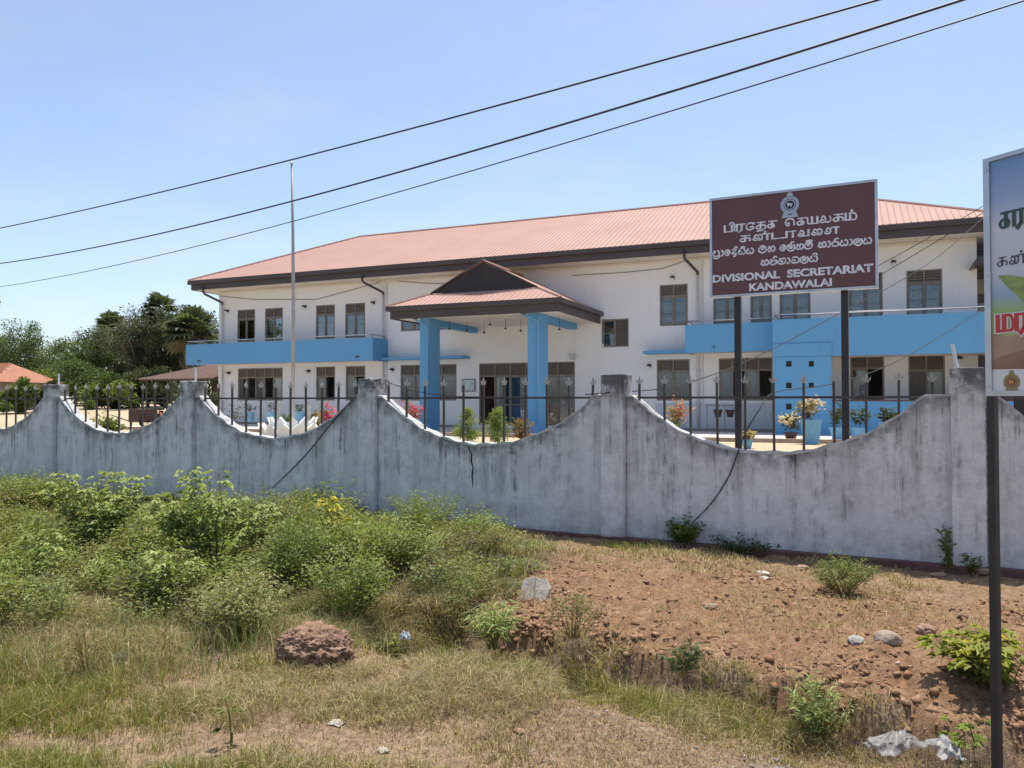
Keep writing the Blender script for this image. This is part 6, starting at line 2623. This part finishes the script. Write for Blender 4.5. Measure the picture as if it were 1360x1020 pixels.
# taller seeding grass stalks through the left side and front edge of the thicket
x, y = scatter(60000, -9, .2, 4.4, 8.6, gr)
we_ = edge_dist(x, y, WEED)
k = (we_ > -.75) & (we_ < .55) & (gr.random(len(x)) < .55 * sstep(.38, .62, fbm(x * 1.4, y * 1.4, 131, 3))) & (np.abs(x) < .8 * y + .6)
x, y = x[k], y[k]
n = len(x)
h = gr.uniform(.12, .34, n)
c = np.where((gr.random(n) < .35)[:, None], tint(n, LIME, gr), np.where((gr.random(n) < .5)[:, None], tint(n, OLIVE, gr), tint(n, STRAW, gr)))
V, Fc, Cc = blades(x, y, h, np.full(n, .0045), gr.uniform(.15, .8, n), c, gr)
o = mobj('tall_grass', np_mesh('tall_grass', V, Fc, Cc), M['grass'])
tag(o, 'taller seeding grass stalks along the front of the thicket', 'grass', kind='stuff')
# litter of dead stalks lying by the wall and on the bank
x, y = scatter(80000, -1.5, 6.5, 3.4, 10.5, gr)
s_, run = lip_dist(x, y)
k = (s_ > -.1) & (wall_v(x, y) < -.2) & (gr.random(len(x)) < .25 + .5 * np.exp(-np.abs(wall_v(x, y) + .6) / .5) + .6 * sstep(.5, .65, fbm(x * 1.8, y * 1.8, 141, 3)))
x, y = x[k], y[k]
n = len(x)
V, Fc, Cc = blades(x, y, gr.uniform(.010, .034, n), np.full(n, .0036), gr.uniform(1.0, 4.0, n), np.where((gr.random(n) < .55)[:, None], tint(n, BROWN, gr), tint(n, STRAW, gr)), gr)
o = mobj('dead_stalks', np_mesh('dead_stalks', V, Fc, Cc), M['grass'])
tag(o, 'fallen dead straw scattered over the red soil', 'straw', kind='stuff')

# dry roots and straw hanging over the cut face of the bank
x, y = scatter(60000, -1.0, 4.5, 3.0, 6.4, gr)
s_, run = lip_dist(x, y)
k = (np.abs(s_ + .02) < .10) & (run > .8) & (gr.random(len(x)) < .45 * sstep(.48, .62, fbm(x * 2.6, y * 2.6, 161, 3)))
x, y = x[k], y[k]
n = len(x)
V, Fc, Cc = blades(x, y, gr.uniform(.02, .10, n), np.full(n, .0036), gr.uniform(.3, 2.2, n), np.where((gr.random(n) < .5)[:, None], tint(n, BROWN, gr), tint(n, STRAW, gr)), gr)
o = mobj('lip_straw', np_mesh('lip_straw', V, Fc, Cc), M['grass'])
tag(o, 'dry straw and roots along the broken lip of the bank', 'straw', kind='stuff')

# ------------------------------------------------------------------ clods, gravel, stones
ICO_V = []
phi = (1 + 5 ** .5) / 2
for a_, b_ in ((1, phi), (-1, phi), (1, -phi), (-1, -phi)):
    ICO_V += [(0, a_, b_), (a_, b_, 0), (b_, 0, a_)]
ICO_V = np.array(ICO_V) / math.hypot(1, phi)
ICO_F = []
for i in range(12):
    for j in range(i + 1, 12):
        for k in range(j + 1, 12):
            d = [np.linalg.norm(ICO_V[p] - ICO_V[q]) for p, q in ((i, j), (j, k), (i, k))]
            if max(d) < 1.2:
                nrm = np.cross(ICO_V[j] - ICO_V[i], ICO_V[k] - ICO_V[i])
                ICO_F.append((i, j, k) if nrm.dot(ICO_V[i]) > 0 else (i, k, j))
ICO_F = np.array(ICO_F)


def lumps(x, y, r, rng, cols, flat=.62, sink=.48):
    n = len(x)
    z = ground_h(x, y) + r * (flat - 2 * sink * flat) * .6
    j = 1 + rng.uniform(-.48, .42, (n, 12, 1))
    v = ICO_V[None] * j * r[:, None, None] * np.array([1, 1, flat])
    a_ = rng.random(n) * 6.283
    ca, sa = np.cos(a_)[:, None], np.sin(a_)[:, None]
    X = v[..., 0] * ca * 1.15 - v[..., 1] * sa * .9
    Y = v[..., 0] * sa * 1.15 + v[..., 1] * ca * .9
    v = np.stack([X + x[:, None], Y + y[:, None], v[..., 2] + z[:, None]], -1).reshape(-1, 3)
    f = (ICO_F[None] + (np.arange(n) * 12)[:, None, None]).reshape(-1, 3)
    return v, f, np.repeat(cols, 20, 0)


m, nt, b = new_mat('clod_earth')
a = nt.nodes.new('ShaderNodeAttribute')
a.attribute_name = 'tint'
wp = coords(nt, 'World')
n1 = noise(nt, wp, 90, 5, .7)
nt.links.new(mixc(nt, 1.0, a.outputs['Color'], ramp(nt, n1, [(.3, (.7, .7, .7)), (.7, (1.2, 1.2, 1.2))]), 'MULTIPLY'), b.inputs['Base Color'])
b.inputs['Roughness'].default_value = .95
b.inputs['Specular IOR Level'].default_value = .15
bump(nt, b, n1, .8, .01)
M['clod'] = m
cr = np.random.default_rng(17)
x, y = scatter(110000, -1.4, 5.5, 3.2, 9.0, cr)
soil_, we_, grav_, s_ = ground_kind(x, y)
k = cr.random(len(x)) < (soil_ * (.30 + 1.0 * sstep(.45, .62, fbm(x * .95, y * .95, 181, 3))) * (.20 + .75 * np.exp(-np.abs(s_ - .05) / .22) + .25 * sstep(.5, .68, fbm(x * 2.1, y * 2.1, 151, 3))))
x, y, s_ = x[k], y[k], s_[k]
n = len(x)
r = (.0045 + .017 * cr.random(n) ** 3.5) * (1 + .6 * np.exp(-np.abs(s_ - .12) / .25))
cl = tint(n, [(0.24, 0.125, 0.07), (0.33, 0.19, 0.11), (0.41, 0.26, 0.16)], cr, .16)
V, Fc, Cc = lumps(x, y, r, cr, cl)
print('clods', n)
o = mobj('soil_clods', np_mesh('soil_clods', V, Fc, Cc), M['clod'])
tag(o, 'crumbled clods of red earth along the bank lip', 'soil', kind='stuff')
x, y = scatter(16000, .0, 3.2, 2.7, 4.4, cr)
soil_, we_, grav_, s_ = ground_kind(x, y)
k = (cr.random(len(x)) < grav_ * .6 + .04) & (s_ < -.5)
x, y = x[k], y[k]
n = len(x)
V, Fc, Cc = lumps(x, y, .004 + .009 * cr.random(n) ** 2, cr, tint(n, [(0.20, 0.18, 0.165), (0.30, 0.27, 0.245), (0.40, 0.35, 0.31)], cr, .15))
o = mobj('gravel', np_mesh('gravel', V, Fc, Cc), M['clod'])
tag(o, 'fine grey gravel in the worn grass by the ditch', 'gravel', kind='stuff')

from mathutils import noise as mn


def rock(name, label, px, py, r, mtl, cat='stone', squash=(1, .8, .6), rough=.22, seed=0, sub=4, sink=.25, cells=3.0, group=None):
    import bmesh
    bm = bmesh.new()
    bmesh.ops.create_icosphere(bm, subdivisions=sub, radius=1)
    for v in bm.verts:
        d = v.co.normalized()
        q = d * cells + Vector((seed * 7.1, seed * 3.3, 0))
        k_ = 1 + rough * (mn.fractal(q, .55, 2.1, 7) - .1) - rough * .6 * abs(mn.noise(q * .8))
        v.co = d * k_
        v.co.x *= squash[0] * r
        v.co.y *= squash[1] * r
        v.co.z *= squash[2] * r
    me = bpy.data.meshes.new(name)
    bm.to_mesh(me)
    bm.free()
    p = gp(px, py)
    o = mobj(name, me, mtl, None, True)
    o.location = (p.x, p.y + squash[1] * r * .5, h1(p.x, p.y + squash[1] * r * .5) + squash[2] * r * (1 - 2 * sink))
    o.rotation_euler = (0, 0, seed * 1.3)
    return tag(o, label, cat, group)


st_g = mat('grey_stone', (0.26, 0.235, 0.205), (0.38, 0.35, 0.31), 18, .9, bumps=.6, bscale=60)
st_b = mat('brown_stone', (0.27, 0.20, 0.15), (0.36, 0.29, 0.22), 18, .9, bumps=.6, bscale=60)
st_r = mat('red_stone', (0.30, 0.17, 0.11), (0.40, 0.26, 0.18), 18, .95, bumps=.6, bscale=60)
st_w = mat('pale_stone', (0.45, 0.40, 0.33), (0.58, 0.53, 0.45), 18, .9, bumps=.6, bscale=60)
rock('stone', 'flat grey stone on red soil next to a rounder brown stone', 1139, 855, .075, st_g, squash=(1, .7, .42), seed=1, rough=.15, cells=1.3)
rock('stone', 'rounded brown stone on red soil next to a flat grey stone', 1182, 856, .085, st_b, squash=(1, .8, .62), seed=2, rough=.12, cells=1.2)
rock('stone', 'small pale stone below the wall beside the round weed', 1066, 757, .075, st_r, squash=(1.2, .7, .4), seed=3, rough=.18, cells=1.3)
rock('stone', 'flat brown stone at the foot of the billboard side of the wall', 1305, 764, .09, st_r, squash=(1.2, .8, .45), seed=4, rough=.15, cells=1.3)
rock('stone', 'small reddish stone under the thin climbing weed', 1248, 766, .07, st_r, squash=(1.3, .8, .35), seed=5, rough=.15, cells=1.3)
rock('stone', 'broken reddish lump near the lime shrub', 1232, 846, .07, st_r, squash=(1, .8, .7), seed=6, rough=.3, cells=1.6)
rock('stone', 'small pinkish stone lying alone in the brown grass', 690, 975, .030, st_r, squash=(1.1, .8, .5), seed=7, rough=.15, cells=1.3)
rock('stone', 'low grey stone sunk at the ditch edge', 933, 947, .075, st_g, squash=(1.3, .7, .28), seed=8, rough=.12, cells=1.3)
rock('stone', 'small pale stone on the upper bank near the wall weeds', 1015, 764, .05, st_w, squash=(1.3, .8, .4), seed=9, rough=.15, cells=1.3)
rock('stone', 'small brown stone on the bank beyond the broken slab', 945, 808, .05, st_b, squash=(1.1, .8, .5), seed=10, rough=.2, cells=1.3)
# big heap of dug earth in the grass
clod_m = mat('heap_earth', (0.17, 0.098, 0.062), (0.34, 0.21, 0.135), 14, .95, bumps=1.0, bscale=55)
p = gp(408, 884)
rock('earth_clod', 'big crumbly clod of brown earth lying in the dry grass', 412, 886, .245, clod_m, 'earth clod', (1.05, .85, .56), .16, 14, 6, .2, 3.6)
# tilted broken concrete slab
p = gp(712, 796)
slab = MB()
R = Matrix.Rotation(-.35, 3, 'Z') @ Matrix.Rotation(math.radians(58), 3, 'X')
out = [(-.13, -.11), (-.04, -.13), (.10, -.10), (.125, .02), (.07, .10), (.02, .085), (-.03, .11), (-.12, .06)]
n = len(out)
v = [R @ Vector((x_, y_, -.02)) for x_, y_ in out] + [R @ Vector((x_ * .97, y_ * .97, .02)) for x_, y_ in out]
slab.add(v, [tuple(reversed(range(n))), tuple(range(n, 2 * n))] + [(i, (i + 1) % n, (i + 1) % n + n, i + n) for i in range(n)])
o = slab.build('broken_slab', mat('slab_concrete', (0.33, 0.29, 0.235), (0.52, 0.47, 0.39), 16, .95, bumps=1.0, bscale=28), None, bevel=.005)
o.location = (p.x, p.y, p.z + .075)
tag(o, 'tilted broken concrete slab on the edge of the weeds', 'slab')

# ------------------------------------------------------------------ litter
def crumple(name, label, px, py, w, d, h, mtl, cat, seed, sub=24, lift=.0, ragged=.5):
    """thin crumpled sheet lying on the ground"""
    p = gp(px, py)
    nxy = sub
    v = []
    for j in range(nxy + 1):
        for i in range(nxy + 1):
            s, t = i / nxy - .5, j / nxy - .5
            rr = (abs(s) ** 2.6 + abs(t) ** 2.6) ** (1 / 2.6) / .5
            q = Vector((s * 5 + seed, t * 5, seed * 1.7))
            edge = 1 + ragged * mn.noise(Vector((s * 4, t * 4, seed))) + ragged * .5 * mn.noise(Vector((s * 11, t * 11, seed)))
            X = s * w * edge
            Y = t * d * edge
            z = h * max(0, 1 - rr ** 2.2) ** .6 * (0.75 + .7 * mn.noise(q)) + h * .75 * abs(mn.noise(q * 2.6)) * (1 - .6 * min(rr, 1.2))
            v.append((X, Y, max(z, 0) + .006 + lift))
    f = [(j * (nxy + 1) + i, j * (nxy + 1) + i + 1, (j + 1) * (nxy + 1) + i + 1, (j + 1) * (nxy + 1) + i) for j in range(nxy) for i in range(nxy)]
    mb = MB()
    mb.add(v, f)
    o = mb.build(name, mtl, None, True)
    o.location = (p.x, p.y, p.z - .004)
    o.rotation_euler = (0, 0, seed * .9)
    sm = o.modifiers.new('thickness', 'SOLIDIFY')
    sm.thickness = .002
    return tag(o, label, cat)


def plastic(name, c, rough, tr_):
    m, nt, b = new_mat(name)
    b.inputs['Base Color'].default_value = (*c, 1)
    b.inputs['Roughness'].default_value = rough
    t = nt.nodes.new('ShaderNodeBsdfTransparent')
    mx = nt.nodes.new('ShaderNodeMixShader')
    mx.inputs[0].default_value = tr_
    nt.links.new(b.outputs[0], mx.inputs[1])
    nt.links.new(t.outputs[0], mx.inputs[2])
    nt.links.new(mx.outputs[0], nt.nodes['Material Output'].inputs['Surface'])
    return m


pl_w = plastic('white_film', (0.40, 0.40, 0.39), .45, .5)
pl_c = plastic('clear_film', (0.45, 0.50, 0.55), .3, .4)
pl_g = plastic('grey_film', (0.30, 0.29, 0.27), .45, .55)
paper = mat('dirty_paper', (0.38, 0.34, 0.28), (0.50, 0.46, 0.39), 20, .9)
crumple('plastic_bag', 'crumpled clear plastic bag glinting in the dry grass', 557, 902, .17, .12, .035, pl_c, 'plastic bag', 2.0, ragged=.2)
crumple('plastic_bag', 'grey crumpled plastic sheet in the ditch left of the white one', 1188, 990,   .26, .14, .05, pl_g, 'plastic bag', 4.0)
crumple('plastic_bag', 'white crumpled plastic sheet beside the young sapling in the ditch', 1258, 998, .17, .11, .045, pl_w, 'plastic bag', 5.0)
crumple('plastic_bag', 'small blue-grey plastic scrap at the ditch head', 538, 848, .07, .06, .04, pl_c, 'plastic bag', 7.0)
crumple('paper_scrap', 'pale folded paper scrap in the grass', 447, 961, .075, .06, .014, paper, 'paper', 3.0, ragged=.15)
crumple('paper_scrap', 'smaller pale paper scrap nearer the road', 508, 997, .05, .045, .012, paper, 'paper', 6.0, ragged=.15)
crumple('paper_scrap', 'dirty white scrap on the upper bank', 1014, 768, .11, .08, .015, paper, 'paper', 8.0)
crumple('dark_rag', 'dark grey rag half hidden in the weeds', 160, 885, .16, .12, .07, mat('rag_cloth', (0.07, 0.075, 0.085), (0.16, 0.17, 0.18), 25, .9), 'rag', 9.0)
# bent white plastic pipe end poking out of the soil
p = gp(1186, 893)
mb = MB()
mb.tube([(0, 0, -.03), (.005, 0, .03), (.02, 0, .055), (.04, 0, .06)], .007, 8)
o = mb.build('bent_tube', mat('pinkish_plastic', (0.62, 0.52, 0.48), None, rough=.5), None, True)
o.location = p
tag(o, 'short bent pale plastic tube poking out of red soil', 'tube')

# ------------------------------------------------------------------ overhead lines and loose cables
print('cables')


def cable_thing(name, label, pts, r, cat='cable', group=None):
    mb = MB()
    mb.tube(pts, r, 6)
    o = mb.build(name, M['cable'], None, True)
    return tag(o, label, cat, group)


def overhead(name, label, pix, zend, r):
    """a sagging line in one upright plane, through the pixels given"""
    d0, d1 = pix[0], pix[-1]
    pa = CAM + ray(*d0) * ((zend - EYE) / ray(*d0).z)
    pb = CAM + ray(*d1) * ((zend - EYE) / ray(*d1).z)
    ang = math.atan2(-(pb.y - pa.y), pb.x - pa.x)
    fr = Frame((pa.x, pa.y, 0), ang)
    uz = [fr.hit(*q) for q in pix]
    A_ = np.polyfit([q[0] for q in uz], [q[1] for q in uz], 2)
    L = uz[-1][0]
    us_ = np.linspace(-7, L + 7, 60)
    pts = [fr.world(u, 0, float(np.polyval(A_, u))) for u in us_]
    cable_thing(name, label, pts, r, 'power line')
    return pts


ends = []
for lab, pix, zz, r in (('highest black power line crossing the whole sky', ((0, 303), (390, 212), (760, 112), (1168, 0)), 7.4, .017),
                        ('thick middle black power line crossing the whole sky', ((0, 350), (390, 266), (760, 163), (1275, 0)), 6.9, .019),
                        ('lowest thin black power line crossing the whole sky', ((0, 381), (390, 292), (760, 191), (1355, 0)), 6.4, .011)):
    ends.append(overhead('power_line', lab, pix, zz, r))
# poles that carry them, outside the picture
for e, lab in ((0, 'concrete power pole beyond the far end of the wall'), (-1, 'concrete power pole beside the road behind the billboard')):
    q = [x_[e] for x_ in ends]
    c = sum(q, Vector()) / 3
    o = thing('power_pole', lab, 'power pole', (c.x, c.y, 0))
    mb = MB()
    top = max(x_.z for x_ in q) + .5
    mb.tube([(0, 0, -.5), (0, 0, top)], [.16, .10], 10)
    mb.build('shaft', M['coping'], o)
    for x_ in q:
        mb = MB()
        mb.tube([(0, 0, x_.z), (x_.x - c.x, x_.y - c.y, x_.z)], .03, 6)
        mb.build('bracket', M['dark_metal'], o)


def sag(p, q, s, n=24):
    return [p.lerp(q, k / n) - Vector((0, 0, s * 4 * (k / n) * (1 - k / n))) for k in range(n + 1)]


for (y0, y1, x1, lab) in ((268, 351, 1165, 'upper service wire running from the building end to behind the name board'),
                          (276, 366, 1165, 'second service wire just below the upper one by the name board')):
    p = at_depth(1330, y0 - 9, 23.0)
    q = at_depth(x1 - 40, y1 + 24, 27.0)
    cable_thing('service_wire', lab, sag(p, q, .05), .011)
p = at_depth(1330, 268, 19.0)
q = WALL.world(*(lambda a_: (a_[0], -.14, a_[1]))(WALL.hit(812, 521, -.14)))
m1 = at_depth(1104, 422, 14.2)
m2 = at_depth(1000, 476, 12.0)


def spl(P, n=10):
    P = [P[0] * 2 - P[1]] + list(P) + [P[-1] * 2 - P[-2]]
    out = []
    for i in range(1, len(P) - 2):
        a, b, c, d = P[i - 1:i + 3]
        for k in range(n):
            t = k / n
            out.append(.5 * ((2 * b) + (c - a) * t + (2 * a - 5 * b + 4 * c - d) * t * t + (3 * b - a - 3 * c + d) * t ** 3))
    return out + [P[-2]]


def wf(px, py, v=-.10):
    a_ = WALL.hit(px, py, v)
    return WALL.world(a_[0], v, a_[1])


cable_thing('loose_cable', 'thin black cable sagging from the building end down to the middle pier', spl([p, at_depth(1233, 350, 17.2), m1, m2, at_depth(900, 512, 10.3), q, wf(790, 523, -.145), wf(778, 524, -.10)]), .0075)
cable_thing('loose_cable', 'black cable dropping over the scooped wall to the weed at its foot',
            spl([at_depth(1330, 395, 16.5), at_depth(1247, 448, 14.2), at_depth(1178, 486, 12.6), at_depth(1104, 510, 11.0), at_depth(1030, 521, 9.6), wf(1008, 545, .0), wf(990, 575, -.02),
                 wf(981, 598, -.10), wf(968, 632, -.095), wf(945, 668, -.1), wf(917, 697, -.14)]), .0068)
cable_thing('loose_cable', 'black cable running down the wall left of the crack into the weeds',
            spl([wf(505, 503, -.145), wf(488, 512, -.15), wf(470, 528, -.11), wf(440, 562, -.095), wf(405, 605, -.095), wf(362, 648, -.12)]), .0068)
cable_thing('loose_cable', 'black cable looping from a pier head onto the railing by the porch',
            spl([wf(505, 503, -.145), wf(530, 513, -.08), wf(560, 521, -.05), wf(600, 526, -.05), wf(650, 527.5, -.05), wf(700, 528, -.05)]), .0068)
print('done')
